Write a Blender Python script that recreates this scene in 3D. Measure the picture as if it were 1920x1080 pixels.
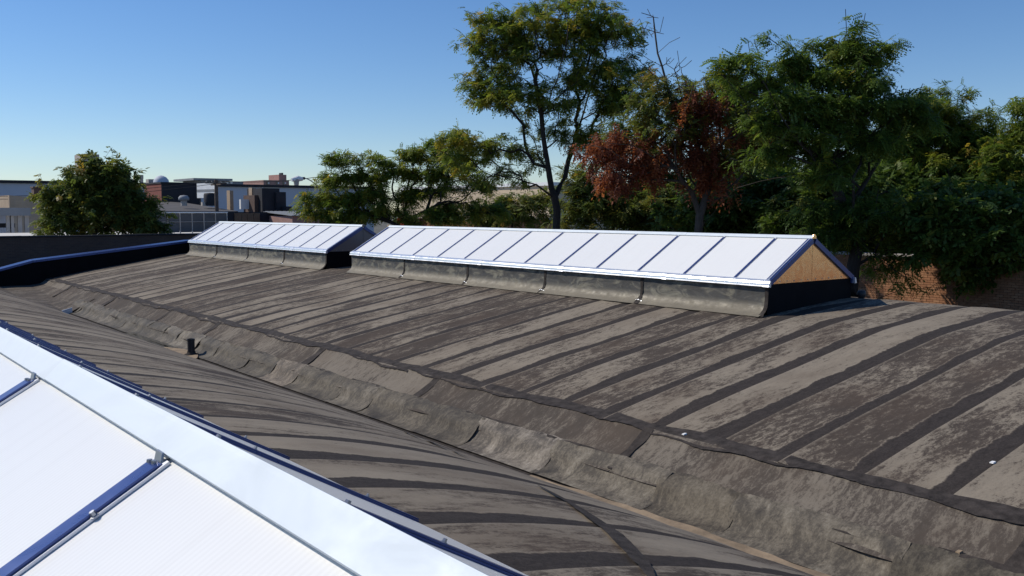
import bpy, math, random
import numpy as np
from mathutils import Vector, Matrix

for o in list(bpy.data.objects):
    bpy.data.objects.remove(o, do_unlink=True)
scene = bpy.context.scene
C = scene.collection
R = math.radians

# ------------------------------------------------------------------ camera
H = 8.2                         # camera height above the ground (m)
FPX, XV, YV = 1750.0, -420.0, 395.0
YAW = math.atan((960 - XV) / FPX)      # roof axis (+Y) lies this far left of the view
PITCH = math.atan((540 - YV) / FPX)
cam_data = bpy.data.cameras.new('camera')
cam = bpy.data.objects.new('camera', cam_data)
C.objects.link(cam)
cam.location = (0, 0, H)
cam.rotation_euler = (R(90) - PITCH, 0, -YAW)
cam_data.sensor_width = 36.0
cam_data.lens = 36.0 * FPX / 1920.0
cam_data.clip_start = 0.05
cam_data.clip_end = 6000
scene.camera = cam

# ------------------------------------------------------------------ sky, sun, exposure
SUN = Vector((-0.43, 0.58, 0.68)).normalized()     # direction towards the sun
world = bpy.data.worlds.new('World')
scene.world = world
world.use_nodes = True
wn = world.node_tree
for n in list(wn.nodes):
    wn.nodes.remove(n)
sky = wn.nodes.new('ShaderNodeTexSky')
sky.sky_type = 'NISHITA'
sky.sun_disc = False
sky.sun_elevation = math.asin(SUN.z)
sky.sun_rotation = math.atan2(SUN.x, SUN.y)
sky.altitude = 200
sky.air_density = 1.0
sky.dust_density = 0.0
sky.ozone_density = 3.0
bg = wn.nodes.new('ShaderNodeBackground')
bg.inputs['Strength'].default_value = 0.09
wo = wn.nodes.new('ShaderNodeOutputWorld')
hsv = wn.nodes.new('ShaderNodeHueSaturation')
hsv.inputs['Saturation'].default_value = 1.17
wn.links.new(sky.outputs[0], hsv.inputs['Color'])
wb = wn.nodes.new('ShaderNodeMix')           # the camera's cool white balance
wb.data_type = 'RGBA'
wb.blend_type = 'MULTIPLY'
wb.inputs['Factor'].default_value = 1.0
wb.inputs['B'].default_value = (0.97, 1.04, 1.22, 1)
wn.links.new(hsv.outputs[0], wb.inputs['A'])
wn.links.new(wb.outputs['Result'], bg.inputs[0])
wn.links.new(bg.outputs[0], wo.inputs[0])

sd = bpy.data.lights.new('sun', 'SUN')
sd.energy = 3.7
sd.angle = R(0.53)
sd.color = (1.0, 0.94, 0.84)
so = bpy.data.objects.new('sun', sd)
C.objects.link(so)
so.rotation_euler = SUN.to_track_quat('Z', 'Y').to_euler()
so.location = (-30, 20, 60)

scene.view_settings.view_transform = 'Standard'
scene.view_settings.look = 'None'
scene.view_settings.exposure = 0.0
scene.view_settings.gamma = 1.0
scene.view_settings.use_curve_mapping = False
scene.render.engine = 'CYCLES'
scene.cycles.max_bounces = 6
scene.cycles.transparent_max_bounces = 6

# ------------------------------------------------------------------ helpers
ct, st = math.cos(YAW), math.sin(YAW)
cp, sp = math.cos(PITCH), math.sin(PITCH)


def ray(x, y):
    r = (x - 960) / FPX
    u = (540 - y) / FPX
    w = cp + u * sp
    z = u * cp - sp
    return Vector((r * ct + w * st, -r * st + w * ct, z))


def atX(x, y, a):
    d = ray(x, y)
    return d * (a / d.x) + Vector((0, 0, H))


def atY(x, y, b):
    d = ray(x, y)
    return d * (b / d.y) + Vector((0, 0, H))


def atW(x, y, w):                       # at depth w along the view direction
    d = ray(x, y)
    k = w / (d.x * st + d.y * ct)
    return d * k + Vector((0, 0, H))


class MB:
    def __init__(self):
        self.v = []
        self.f = []

    def quad(self, a, b, c, d):
        n = len(self.v)
        self.v += [tuple(a), tuple(b), tuple(c), tuple(d)]
        self.f.append((n, n + 1, n + 2, n + 3))
        return self

    def box(self, x0, x1, y0, y1, z0, z1):
        return self.hexa([(x0, y0, z0), (x1, y0, z0), (x1, y1, z0), (x0, y1, z0),
                          (x0, y0, z1), (x1, y0, z1), (x1, y1, z1), (x0, y1, z1)])

    def hexa(self, p):
        n = len(self.v)
        self.v += [tuple(q) for q in p]
        for q in ((0, 3, 2, 1), (4, 5, 6, 7), (0, 1, 5, 4), (1, 2, 6, 5), (2, 3, 7, 6), (3, 0, 4, 7)):
            self.f.append(tuple(n + i for i in q))
        return self

    def prism(self, pts, y0, y1):       # closed profile in XZ extruded along Y (pts counter-clockwise seen from -Y)
        n = len(self.v)
        k = len(pts)
        self.v += [(p[0], y0, p[1]) for p in pts] + [(p[0], y1, p[1]) for p in pts]
        self.f.append(tuple(n + i for i in range(k)))
        self.f.append(tuple(n + k + i for i in reversed(range(k))))
        for i in range(k):
            j = (i + 1) % k
            self.f.append((n + j, n + i, n + k + i, n + k + j))
        return self

    def tube(self, pts, rad, seg=8, cap=True):
        pts = [Vector(p) for p in pts]
        if not hasattr(rad, '__len__'):
            rad = [rad] * len(pts)
        n = len(self.v)
        for i, p in enumerate(pts):
            t = (pts[min(i + 1, len(pts) - 1)] - pts[max(i - 1, 0)]).normalized()
            u = t.cross(Vector((0.3, 0.9, 0.2)) if abs(t.z) > 0.8 else Vector((0, 0, 1))).normalized()
            w = t.cross(u)
            for k in range(seg):
                a = 2 * math.pi * k / seg
                self.v.append(tuple(p + (u * math.cos(a) + w * math.sin(a)) * rad[i]))
        for i in range(len(pts) - 1):
            for k in range(seg):
                a, b = n + i * seg + k, n + i * seg + (k + 1) % seg
                self.f.append((a, b, b + seg, a + seg))
        if cap:
            self.f.append(tuple(n + k for k in reversed(range(seg))))
            e = n + (len(pts) - 1) * seg
            self.f.append(tuple(e + k for k in range(seg)))
        return self

    def lathe(self, c, prof, seg=12):   # prof: list of (radius, z)
        n = len(self.v)
        for r, z in prof:
            for k in range(seg):
                a = 2 * math.pi * k / seg
                self.v.append((c[0] + r * math.cos(a), c[1] + r * math.sin(a), c[2] + z))
        for i in range(len(prof) - 1):
            for k in range(seg):
                a, b = n + i * seg + k, n + i * seg + (k + 1) % seg
                self.f.append((a, b, b + seg, a + seg))
        return self

    def mesh(self, name, mat=None, smooth=False):
        m = bpy.data.meshes.new(name)
        m.from_pydata(self.v, [], self.f)
        if mat:
            m.materials.append(mat)
        if smooth:
            m.polygons.foreach_set('use_smooth', [True] * len(m.polygons))
        m.update()
        return m

    def build(self, name, mat=None, parent=None, loc=None, smooth=False):
        return link(name, self.mesh(name, mat, smooth), parent, loc)


def link(name, mesh, parent=None, loc=None, rz=0.0):
    o = bpy.data.objects.new(name, mesh)
    C.objects.link(o)
    if parent:
        o.parent = parent
    if loc is not None:
        o.location = loc
    if rz:
        o.rotation_euler.z = rz
    return o


def thing(name, label, cat, loc=(0, 0, 0), group=None, rz=0.0):
    o = link(name, None, None, loc, rz)
    o.empty_display_size = 0.3
    return tag(o, label, cat, group)


def tag(o, label=None, cat=None, group=None, kind=None):
    if label:
        o['label'] = label
    if cat:
        o['category'] = cat
    if group:
        o['group'] = group
    if kind:
        o['kind'] = kind
    return o


# ------------------------------------------------------------------ materials
class NT:
    def __init__(self, name, rough=0.7, metal=0.0, spec=0.5):
        self.m = bpy.data.materials.new(name)
        self.m.use_nodes = True
        self.t = self.m.node_tree
        self.p = self.t.nodes['Principled BSDF']
        self.p.inputs['Roughness'].default_value = rough
        self.p.inputs['Metallic'].default_value = metal
        self.p.inputs['Specular IOR Level'].default_value = spec

    def n(self, kind, **kw):
        nd = self.t.nodes.new('ShaderNode' + kind)
        for k, v in kw.items():
            setattr(nd, k, v)
        return nd

    def link(self, a, b):
        self.t.links.new(a, b)

    def inp(self, sock, v):
        if hasattr(v, 'is_output') or isinstance(v, bpy.types.NodeSocket):
            self.link(v, sock)
        else:
            sock.default_value = v

    def math(self, op, a, b=0.0, c=0.0, clamp=False):
        nd = self.n('Math', operation=op)
        nd.use_clamp = clamp
        self.inp(nd.inputs[0], a)
        self.inp(nd.inputs[1], b)
        self.inp(nd.inputs[2], c)
        return nd.outputs[0]

    def coord(self, kind='Object'):
        return self.n('TexCoord').outputs[kind]

    def mapped(self, vec, scale=(1, 1, 1), rot=(0, 0, 0)):
        m = self.n('Mapping')
        self.link(vec, m.inputs['Vector'])
        m.inputs['Scale'].default_value = scale
        m.inputs['Rotation'].default_value = rot
        return m.outputs[0]

    def noise(self, vec, scale, detail=4, rough=0.55, dist=0.0):
        nd = self.n('TexNoise')
        self.link(vec, nd.inputs['Vector'])
        nd.inputs['Scale'].default_value = scale
        nd.inputs['Detail'].default_value = detail
        nd.inputs['Roughness'].default_value = rough
        nd.inputs['Distortion'].default_value = dist
        return nd.outputs[0]

    def ramp(self, fac, stops, interp='LINEAR'):
        nd = self.n('ValToRGB')
        nd.color_ramp.interpolation = interp
        el = nd.color_ramp.elements
        while len(el) < len(stops):
            el.new(0.5)
        for e, (pos, col) in zip(el, stops):
            e.position = pos
            e.color = tuple(col) + (1,) if hasattr(col, '__len__') else (col, col, col, 1)
        self.link(fac, nd.inputs[0])
        return nd.outputs[0]

    def mix(self, fac, a, b, mode='MIX'):
        nd = self.n('Mix', data_type='RGBA', blend_type=mode)
        self.inp(nd.inputs['Factor'], fac)
        for s, v in ((nd.inputs['A'], a), (nd.inputs['B'], b)):
            if hasattr(v, '__len__') and not isinstance(v, bpy.types.NodeSocket):
                v = tuple(v) + (1,) if len(v) == 3 else v
            self.inp(s, v)
        return nd.outputs['Result']

    def bump(self, h, strength=0.3, dist=0.01):
        b = self.n('Bump')
        b.inputs['Strength'].default_value = strength
        b.inputs['Distance'].default_value = dist
        self.link(h, b.inputs['Height'])
        self.link(b.outputs[0], self.p.inputs['Normal'])

    def color(self, c):
        if not isinstance(c, bpy.types.NodeSocket):
            c = tuple(c) + (1,)
        self.inp(self.p.inputs['Base Color'], c)
        return self

    def offset_by_object(self, vec, k=37.0):
        oi = self.n('ObjectInfo')
        va = self.n('VectorMath', operation='MULTIPLY_ADD')
        comb = self.n('CombineXYZ')
        self.link(oi.outputs['Random'], comb.inputs[0])
        self.link(oi.outputs['Random'], comb.inputs[1])
        self.link(comb.outputs[0], va.inputs[0])
        va.inputs[1].default_value = (k, k * 1.7, 0)
        self.link(vec, va.inputs[2])
        return va.outputs[0], oi


def plain(name, col, rough=0.7, metal=0.0, var=0.15, scale=3.0, bump=0.0, spec=0.5):
    t = NT(name, rough, metal, spec)
    co = t.coord()
    v, oi = t.offset_by_object(co, 11.0)
    nz = t.noise(v, scale, 5, 0.6)
    lo = [c * (1 - var) for c in col]
    hi = [min(1, c * (1 + var)) for c in col]
    t.color(t.ramp(nz, [(0.3, lo), (0.7, hi)]))
    if bump:
        t.bump(t.noise(v, scale * 6, 3, 0.6), bump, 0.01)
    return t.m


def roofing(name, base_dark, pale, band, has_band=True, pale_amt=0.5, tintable=False, band_k=1.0, streak_k=0.80):
    """Weathered mineral roofing: brownish felt, worn pale patches, dark tar bleeding out at the lap."""
    t = NT(name, 0.88, 0.0, 0.15)
    co = t.coord()
    v, oi = t.offset_by_object(co)
    sepn = t.n('SeparateXYZ')
    t.link(co, sepn.inputs[0])
    rnd = oi.outputs['Random']
    big = t.noise(t.mapped(v, (0.45, 1.3, 0.5)), 1.5, 5, 0.6)
    streak = t.noise(t.mapped(v, (1.0, 2.6, 1.0), (0, 0, R(35))), 5.5, 9, 0.78, 0.35)
    fine = t.noise(v, 38.0, 5, 0.75)
    m = t.math('ADD', t.math('MULTIPLY', streak, streak_k), t.math('MULTIPLY', big, 1.35 - streak_k))
    m = t.math('ADD', m, t.math('MULTIPLY', t.math('SUBTRACT', rnd, 0.5), 0.20))
    m = t.math('ADD', m, t.math('MULTIPLY', t.math('SUBTRACT', fine, 0.5), 0.30))
    lo = 0.665 - 0.10 * pale_amt
    mid = [0.55 * a + 0.45 * b for a, b in zip(base_dark, pale)]
    col = t.ramp(m, [(lo - .06, [c * .80 for c in base_dark]), (lo + .03, base_dark), (lo + .075, mid), (lo + .13, pale), (lo + .28, [c * 1.15 for c in pale])])
    stain = t.noise(t.mapped(v, (0.7, 0.9, 1)), 0.9, 4, 0.6)
    col = t.mix(t.ramp(stain, [(0.45, 0.0), (0.7, 0.45)]), col, (base_dark[0] * 1.25, base_dark[1] * 1.12, base_dark[2]))
    # short dark cracks and scuffs
    crack = t.noise(t.mapped(v, (1.6, 6.0, 2.0), (0, 0, R(38))), 7.0, 8, 0.8, 1.0)
    col = t.mix(t.ramp(crack, [(0.34, 0.8), (0.40, 0.0)]), col, [c * 0.6 for c in base_dark])
    hgt = t.math('ADD', t.math('MULTIPLY', streak, 0.4), t.math('MULTIPLY', fine, 0.5))
    if has_band:
        along = t.n('CombineXYZ')
        t.link(sepn.outputs[0], along.inputs[0])
        t.link(t.math('MULTIPLY', rnd, 91.0), along.inputs[1])
        wob = t.noise(along.outputs[0], 0.40, 3, 0.6)
        wob2 = t.noise(along.outputs[0], 6.0, 4, 0.7)
        width = t.math('MULTIPLY', t.ramp(wob, [(0.30, 0.45), (0.68, 1.0)]), t.math('ADD', t.math('MULTIPLY', rnd, 0.18 * band_k), 0.20 * band_k))
        width = t.math('ADD', width, t.math('MULTIPLY', t.math('SUBTRACT', wob2, 0.42), 0.11))
        width = t.math('ADD', width, t.math('MULTIPLY', t.math('SUBTRACT', streak, 0.5), 0.10))
        d = t.math('SUBTRACT', width, sepn.outputs[1])
        bm = t.ramp(t.math('ADD', t.math('MULTIPLY', d, 14.0), 0.5), [(0.35, 0.0), (0.65, 1.0)])
        edge = t.ramp(t.math('ADD', t.math('MULTIPLY', d, 14.0), 0.5), [(0.05, 0.0), (0.28, 0.5), (0.42, 0.0)])
        col = t.mix(edge, col, [c * 1.15 for c in pale])
        col = t.mix(bm, col, t.mix(t.ramp(t.math('ADD', t.math('MULTIPLY', fine, .5), t.math('MULTIPLY', streak, .5)), [(.38, 0.0), (.62, 1.0)]), [c * 0.65 for c in band], [c * 1.6 for c in band]))
        # pale line on the overlapping edge, sunlight on the lip put into colour
        lip = t.ramp(sepn.outputs[1], [(0.885, 0.0), (0.925, 0.75)])
        col = t.mix(t.math('MULTIPLY', lip, t.ramp(wob2, [(0.35, 0.1), (0.6, 1.0)])), col, [c * 1.1 for c in pale])
    if tintable:
        col = t.mix(1.0, col, oi.outputs['Color'], 'MULTIPLY')
    t.color(col)
    t.bump(hgt, 0.55, 0.012)
    return t.m


DARK = (0.080, 0.063, 0.050)
PALE = (0.242, 0.203, 0.153)
BAND = (0.039, 0.032, 0.028)
M = {}
M['roof_far'] = roofing('roof_felt', DARK, PALE, BAND, True, 0.62, band_k=1.3)
M['roof_near'] = roofing('roof_felt_worn', DARK, PALE, BAND, True, 1.35, band_k=1.45, streak_k=.55)
M['cant'] = roofing('roof_felt_cant', (0.088, 0.073, 0.060), (0.185, 0.158, 0.125), BAND, False, 0.6)
M['flash'] = None
M['tar'] = plain('bitumen', (0.048, 0.040, 0.035), 0.85, 0, 0.5, 9.0, 0.6, 0.15)
M['deck'] = plain('roof_deck', (0.05, 0.045, 0.04), 0.9)
M['epdm'] = plain('black_membrane', (0.006, 0.006, 0.008), 0.7, 0, 0.3, 2.0, 0.3, 0.08)
M['debris'] = plain('gutter_silt', (0.26, 0.19, 0.12), 0.95, 0, 0.3, 5.0, 0.6)


def flash_mat():
    t = NT('gutter_flashing', 0.75, 0.0, 0.35)
    co = t.coord()
    v, oi = t.offset_by_object(co)
    a = t.noise(v, 2.2, 6, 0.65, 0.8)
    b = t.noise(v, 26.0, 8, 0.8)
    c = t.noise(t.mapped(v, (1, 3, 1)), 5.0, 8, 0.78, 0.6)
    col = t.ramp(t.math('ADD', t.math('ADD', t.math('MULTIPLY', a, .42), t.math('MULTIPLY', b, .28)), t.math('MULTIPLY', c, .30)), [(0.39, (0.032, 0.028, 0.024)), (0.47, (0.078, 0.066, 0.051)), (0.54, (0.16, 0.138, 0.105)), (0.62, (0.26, 0.232, 0.185))])
    col = t.mix(1.0, col, oi.outputs['Color'], 'MULTIPLY')
    t.color(col)
    t.bump(t.math('ADD', a, t.math('MULTIPLY', b, .8)), .6, .015)
    return t.m


M['flash'] = flash_mat()


def curb_mat():
    t = NT('curb_flashing', 0.6, 0.08, 0.4)
    co = t.coord()
    v, oi = t.offset_by_object(co)
    s = t.n('SeparateXYZ')
    t.link(co, s.inputs[0])
    a = t.noise(t.mapped(v, (1, 0.7, 1.6)), 2.6, 6, 0.62, 1.2)
    b = t.noise(v, 9.0, 5, 0.65)
    col = t.ramp(a, [(0.36, (0.04, 0.038, 0.034)), (0.50, (0.085, 0.078, 0.066)), (0.58, (0.20, 0.18, 0.13)), (0.72, (0.33, 0.30, 0.215))])
    col = t.mix(t.math('MULTIPLY', b, 0.5), col, (0.06, 0.056, 0.05))
    # tan silt line along the foot
    foot = t.ramp(t.math('ADD', s.outputs[2], t.math('MULTIPLY', a, 0.16)), [(-0.02, 1.0), (0.10, 0.0)])
    col = t.mix(t.math('MULTIPLY', foot, 0.75), col, (0.21, 0.18, 0.13))
    t.color(col)
    t.link(t.ramp(b, [(0.3, 0.45), (0.7, 0.8)]), t.p.inputs['Roughness'])
    t.bump(t.math('ADD', a, t.math('MULTIPLY', b, .5)), 0.35, 0.02)
    return t.m


M['curb'] = curb_mat()
M['silver_dab'] = plain('aluminium_coating', (0.62, 0.63, 0.64), 0.35, 0.6, 0.2, 20, 0.5)


def metal(name, col, rough, met, smudge=0.12, aniso=0.0):
    t = NT(name, rough, met)
    co = t.coord()
    v, oi = t.offset_by_object(co, 9.0)
    n1 = t.noise(t.mapped(v, (1, 0.6, 1)), 5.0, 5, 0.6, 1.5)
    t.color(t.mix(t.math('MULTIPLY', t.ramp(n1, [(0.42, 0.0), (0.72, 1.0)]), smudge * 3), col, [c * 0.78 for c in col]))
    t.link(t.ramp(n1, [(0.3, max(0.05, rough - 0.06)), (0.7, rough + 0.1)]), t.p.inputs['Roughness'])
    if aniso:
        t.p.inputs['Anisotropic'].default_value = aniso
    return t.m


M['cap'] = metal('cap_aluminium', (0.60, 0.655, 0.70), 0.55, 0.10, 0.09)
M['rail'] = metal('eave_aluminium', (0.80, 0.81, 0.82), 0.28, 0.55, 0.10)
M['navy'] = metal('sky_tinted_aluminium', (0.055, 0.085, 0.24), 0.30, 0.55, 0.10)  # blue of the mirrored sky put into the metal's colour
M['retainer'] = metal('retainer_aluminium', (0.66, 0.68, 0.74), 0.38, 0.6)
M['steel'] = metal('galvanised_steel', (0.42, 0.43, 0.45), 0.38, 0.85)
M['tan'] = metal('tan_panel', (1.0, 0.64, 0.33), 0.22, 0.80, 0.06)  # tan tint puts the mirrored sunlit brick into the metal's colour
M['grey_panel'] = metal('grey_panel', (0.17, 0.17, 0.18), 0.45, 0.35, 0.06)  # darker gable copy, the dim surroundings it mirrors put into the colour
M['seam'] = plain('panel_joint', (0.20, 0.11, 0.06), 0.7)


def panel_mat():
    t = NT('multiwall_panel', 0.30, 0.0, 0.5)
    co = t.coord()
    s = t.n('SeparateXYZ')
    t.link(co, s.inputs[0])
    rib = t.math('SINE', t.math('MULTIPLY', s.outputs[1], 2 * math.pi / 0.016))
    v, oi = t.offset_by_object(co, 9.0)
    n1 = t.noise(v, 1.2, 4, 0.6)
    col = t.mix(t.math('MULTIPLY_ADD', rib, 0.5, 0.5), (0.855, 0.835, 0.785), (0.905, 0.885, 0.835))
    col = t.mix(t.math('MULTIPLY', n1, 0.16), col, (0.66, 0.66, 0.64))
    run = t.noise(t.mapped(v, (0.6, 9.0, 0.6)), 1.6, 5, 0.6)
    col = t.mix(t.ramp(run, [(0.52, 0.0), (0.78, 0.14)]), col, (0.60, 0.57, 0.52))
    col = t.mix(t.math('MULTIPLY', oi.outputs['Random'], 0.10), col, (0.62, 0.63, 0.66))
    t.color(col)
    return t.m


M['panel'] = panel_mat()


def brick_mat(name, c1, c2, mortar, scale=1.0):
    t = NT(name, 0.9)
    co = t.coord()
    s = t.n('SeparateXYZ')
    t.link(co, s.inputs[0])
    cb = t.n('CombineXYZ')
    t.link(t.math('ADD', s.outputs[0], s.outputs[1]), cb.inputs[0])
    t.link(s.outputs[2], cb.inputs[1])
    b = t.n('TexBrick')
    t.link(cb.outputs[0], b.inputs['Vector'])
    b.inputs['Scale'].default_value = 1.0 / scale
    b.inputs['Brick Width'].default_value = 0.21
    b.inputs['Row Height'].default_value = 0.075
    b.inputs['Mortar Size'].default_value = 0.006
    b.inputs['Color1'].default_value = tuple(c1) + (1,)
    b.inputs['Color2'].default_value = tuple(c2) + (1,)
    b.inputs['Mortar'].default_value = tuple(mortar) + (1,)
    n1 = t.noise(co, 0.8, 5, 0.65)
    col = t.mix(t.ramp(n1, [(0.4, 0.0), (0.75, 0.55)]), b.outputs['Color'], [c * 0.55 for c in c1])
    t.color(col)
    t.bump(b.outputs['Fac'], -0.4, 0.01)
    return t.m


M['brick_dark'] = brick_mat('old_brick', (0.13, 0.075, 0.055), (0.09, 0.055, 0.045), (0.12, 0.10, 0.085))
M['brick_red'] = brick_mat('red_brick', (0.26, 0.07, 0.045), (0.21, 0.055, 0.04), (0.2, 0.1, 0.08))
M['brick_tan'] = brick_mat('tan_brick', (0.45, 0.33, 0.22), (0.40, 0.29, 0.20), (0.4, 0.33, 0.25))
M['brick_pink'] = brick_mat('pink_brick', (0.40, 0.22, 0.18), (0.36, 0.2, 0.17), (0.4, 0.3, 0.25))
M['brick_orange'] = brick_mat('orange_brick', (0.42, 0.16, 0.075), (0.36, 0.13, 0.065), (0.35, 0.2, 0.12))


def single_brick_mat():
    t = NT('common_brick', 0.9)
    oi = t.n('ObjectInfo')
    co = t.coord()
    g = t.n('NewGeometry')
    n1 = t.noise(g.outputs['Position'], 14.0, 4, 0.6)
    wn_ = t.n('TexWhiteNoise', noise_dimensions='1D')
    t.link(oi.outputs['Random'], wn_.inputs['W'])
    isl = t.n('TexWhiteNoise', noise_dimensions='1D')
    t.link(t.math('ADD', g.outputs['Random Per Island'], t.math('MULTIPLY', oi.outputs['Random'], 7.0)), isl.inputs['W'])
    col = t.ramp(isl.outputs['Value'], [(0.0, (0.37, 0.165, 0.078)), (0.5, (0.44, 0.205, 0.10)), (1.0, (0.50, 0.255, 0.13))])
    col = t.mix(t.math('MULTIPLY', n1, 0.35), col, (0.20, 0.10, 0.06))
    t.color(col)
    t.bump(n1, 0.4, 0.01)
    return t.m


M['brick'] = single_brick_mat()
M['mortar'] = plain('mortar', (0.24, 0.17, 0.11), 0.95, 0, 0.2, 6)
M['white_wall'] = plain('white_painted_wall', (0.50, 0.52, 0.58), 0.7, 0, 0.05, 0.15)
M['white'] = plain('white_paint', (0.80, 0.80, 0.78), 0.6, 0, 0.05, 2)
M['pale_roof'] = plain('pale_roof_coating', (0.66, 0.62, 0.55), 0.8, 0, 0.12, 1.5)
M['dark_roof'] = plain('old_tar_roof', (0.085, 0.075, 0.07), 0.9, 0, 0.25, 0.7)
M['black_wall'] = plain('black_cladding', (0.022, 0.022, 0.028), 0.8, 0, 0.3, 1)
M['grey_wall'] = plain('grey_render', (0.24, 0.25, 0.26), 0.8, 0, 0.15, 0.5)
M['concrete'] = plain('concrete', (0.42, 0.38, 0.34), 0.85, 0, 0.12, 0.6)
M['beige'] = plain('beige_render', (0.60, 0.48, 0.33), 0.85, 0, 0.1, 0.4)
M['brown_door'] = plain('brown_boards', (0.17, 0.11, 0.065), 0.8, 0, 0.2, 2)
M['glass'] = plain('dark_glass', (0.03, 0.035, 0.045), 0.1, 0, 0.1)
M['wood'] = plain('weathered_pole', (0.10, 0.075, 0.06), 0.9, 0, 0.3, 4)
M['red_paint'] = plain('red_car_paint', (0.52, 0.035, 0.02), 0.3, 0, 0.05)
M['tyre'] = plain('tyre_rubber', (0.02, 0.02, 0.02), 0.8)
M['dark_metal'] = plain('dark_metal', (0.035, 0.036, 0.04), 0.5, 0.4, 0.2)
M['asphalt'] = plain('asphalt', (0.055, 0.055, 0.055), 0.9, 0, 0.2, 1.5, 0.3)
M['ground'] = plain('yard_ground', (0.11, 0.10, 0.075), 0.95, 0, 0.35, 0.08, 0.4)


def mesh_fence_mat():
    t = NT('privacy_mesh', 0.8)
    n1 = t.noise(t.coord(), 1.5, 4, 0.6)
    t.color(t.ramp(n1, [(0.3, (0.075, 0.075, 0.08)), (0.7, (0.11, 0.11, 0.115))]))
    return t.m


M['mesh'] = mesh_fence_mat()


def water_mat():
    t = NT('rain_water', 0.03, 0.0, 0.6)
    t.color((0.02, 0.022, 0.02))
    t.p.inputs['IOR'].default_value = 1.33
    t.bump(t.noise(t.coord(), 3.0, 2), 0.02, 0.01)
    return t.m


M['water'] = water_mat()


def leaf_mat(name, stops):
    t = NT(name, 0.52, 0.0, 0.3)
    at = t.n('Attribute', attribute_name='tint')
    col = t.ramp(at.outputs['Fac'], stops)
    t.color(col)
    tr = t.n('BsdfTranslucent')
    t.link(t.mix(1.0, col, (1.5, 1.45, 0.9), 'MULTIPLY'), tr.inputs[0])
    mx = t.n('MixShader')
    mx.inputs[0].default_value = 0.45
    out = t.t.nodes['Material Output']
    t.link(t.p.outputs[0], mx.inputs[1])
    t.link(tr.outputs[0], mx.inputs[2])
    t.link(mx.outputs[0], out.inputs['Surface'])
    return t.m


M['leaf_locust'] = leaf_mat('locust_leaf', [(0.0, (0.072, 0.130, 0.029)), (0.45, (0.137, 0.202, 0.037)), (0.8, (0.247, 0.260, 0.042)), (1.0, (0.390, 0.286, 0.049))])
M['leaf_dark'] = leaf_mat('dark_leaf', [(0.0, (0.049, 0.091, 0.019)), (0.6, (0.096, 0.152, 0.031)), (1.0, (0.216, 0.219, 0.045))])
M['leaf_autumn'] = leaf_mat('turning_leaf', [(0.0, (0.075, 0.119, 0.033)), (0.5, (0.144, 0.175, 0.041)), (0.85, (0.263, 0.213, 0.045)), (1.0, (0.375, 0.200, 0.043))])
M['leaf_red'] = leaf_mat('dead_leaf', [(0.0, (0.150, 0.052, 0.034)), (0.5, (0.275, 0.086, 0.044)), (0.85, (0.367, 0.138, 0.061)), (1.0, (0.252, 0.196, 0.061))])


def bark_mat(name, col):
    t = NT(name, 0.95)
    n1 = t.noise(t.mapped(t.coord(), (4, 4, 0.8)), 4.0, 5, 0.65)
    t.color(t.ramp(n1, [(0.3, [c * 0.55 for c in col]), (0.7, [c * 1.35 for c in col])]))
    t.bump(n1, 0.7, 0.03)
    return t.m


M['bark'] = bark_mat('bark', (0.036, 0.029, 0.024))
M['bark_pale'] = bark_mat('bare_bark', (0.085, 0.068, 0.055))

# ------------------------------------------------------------------ ground
g = MB().quad((-900, -900, 0), (1600, -900, 0), (1600, 2200, 0), (-900, 2200, 0)).build('ground', M['ground'])
tag(g, kind='structure')
s_ = MB().quad((30.5, -200, 0.004), (46, -200, 0.004), (46, 400, 0.004), (30.5, 400, 0.004)).build('street', M['asphalt'])
tag(s_, kind='structure')

# ------------------------------------------------------------------ the vaulted building
ZC = -1.622 + H
AC = 15.0                   # ridge of the far skylights
AN, K0 = 0.67, 0.0398       # crown of the near vault
B0, B1 = -9.0, 40.4         # roof extent along the axis
SW = 0.90                   # roofing felt width
A_BR, Z_BR = 8.40, -2.70 + H        # break between deck and cant
A_GT, Z_GT = 7.66, -3.09 + H        # top of the gutter flashing
A_GF, ZG = 7.50, -3.31 + H          # gutter floor
_px = np.array([7.4, 8.4, 9.2, 10.0, 11.2, 12.4, 13.6, 15.0, 16.2, 17.0, 18.0, 20.0, 22.6])
_pz = np.array([-2.89, -2.70, -2.55, -2.41, -2.23, -2.035, -1.855, -1.755, -1.678, -1.745, -1.86, -2.15, -2.6])
_gx = np.linspace(7.4, 22.6, 609)
_gz = np.convolve(np.pad(np.interp(_gx, _px, _pz), 14, 'reflect', reflect_type='odd'), np.hanning(29) / np.hanning(29).sum(), 'valid')


def zf(a):
    return float(np.interp(a, _gx, _gz)) + H


def zn(a):
    return ZC - K0 * (a - AN) ** 2


wh = thing('warehouse', 'long building with two felt covered barrel vault roofs and a valley gutter between them', 'building')
v_far = MB()
xs = np.linspace(8.35, 22.4, 40)
for x0, x1 in zip(xs[:-1], xs[1:]):
    v_far.quad((x0, B0, zf(x0) - .05), (x1, B0, zf(x1) - .05), (x1, B1, zf(x1) - .05), (x0, B1, zf(x0) - .05))
v_far.box(22.2, 22.5, B0, B1, 0, zf(22.4) - .06)
vf = v_far.build('vault', M['deck'], wh)
vf['label'] = 'barrel vault carrying the two long white skylights'
v_near = MB()
xs = np.linspace(-6.0, 7.25, 40)
for x0, x1 in zip(xs[:-1], xs[1:]):
    v_near.quad((x0, B0, zn(x0) - .05), (x1, B0, zn(x1) - .05), (x1, B1, zn(x1) - .05), (x0, B1, zn(x0) - .05))
v_near.box(-6.15, -6.0, B0, B1, 0, zn(-6.0) - .06)
vn = v_near.build('vault', M['deck'], wh)
vn['label'] = 'barrel vault under the near skylight in the foreground'


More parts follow.
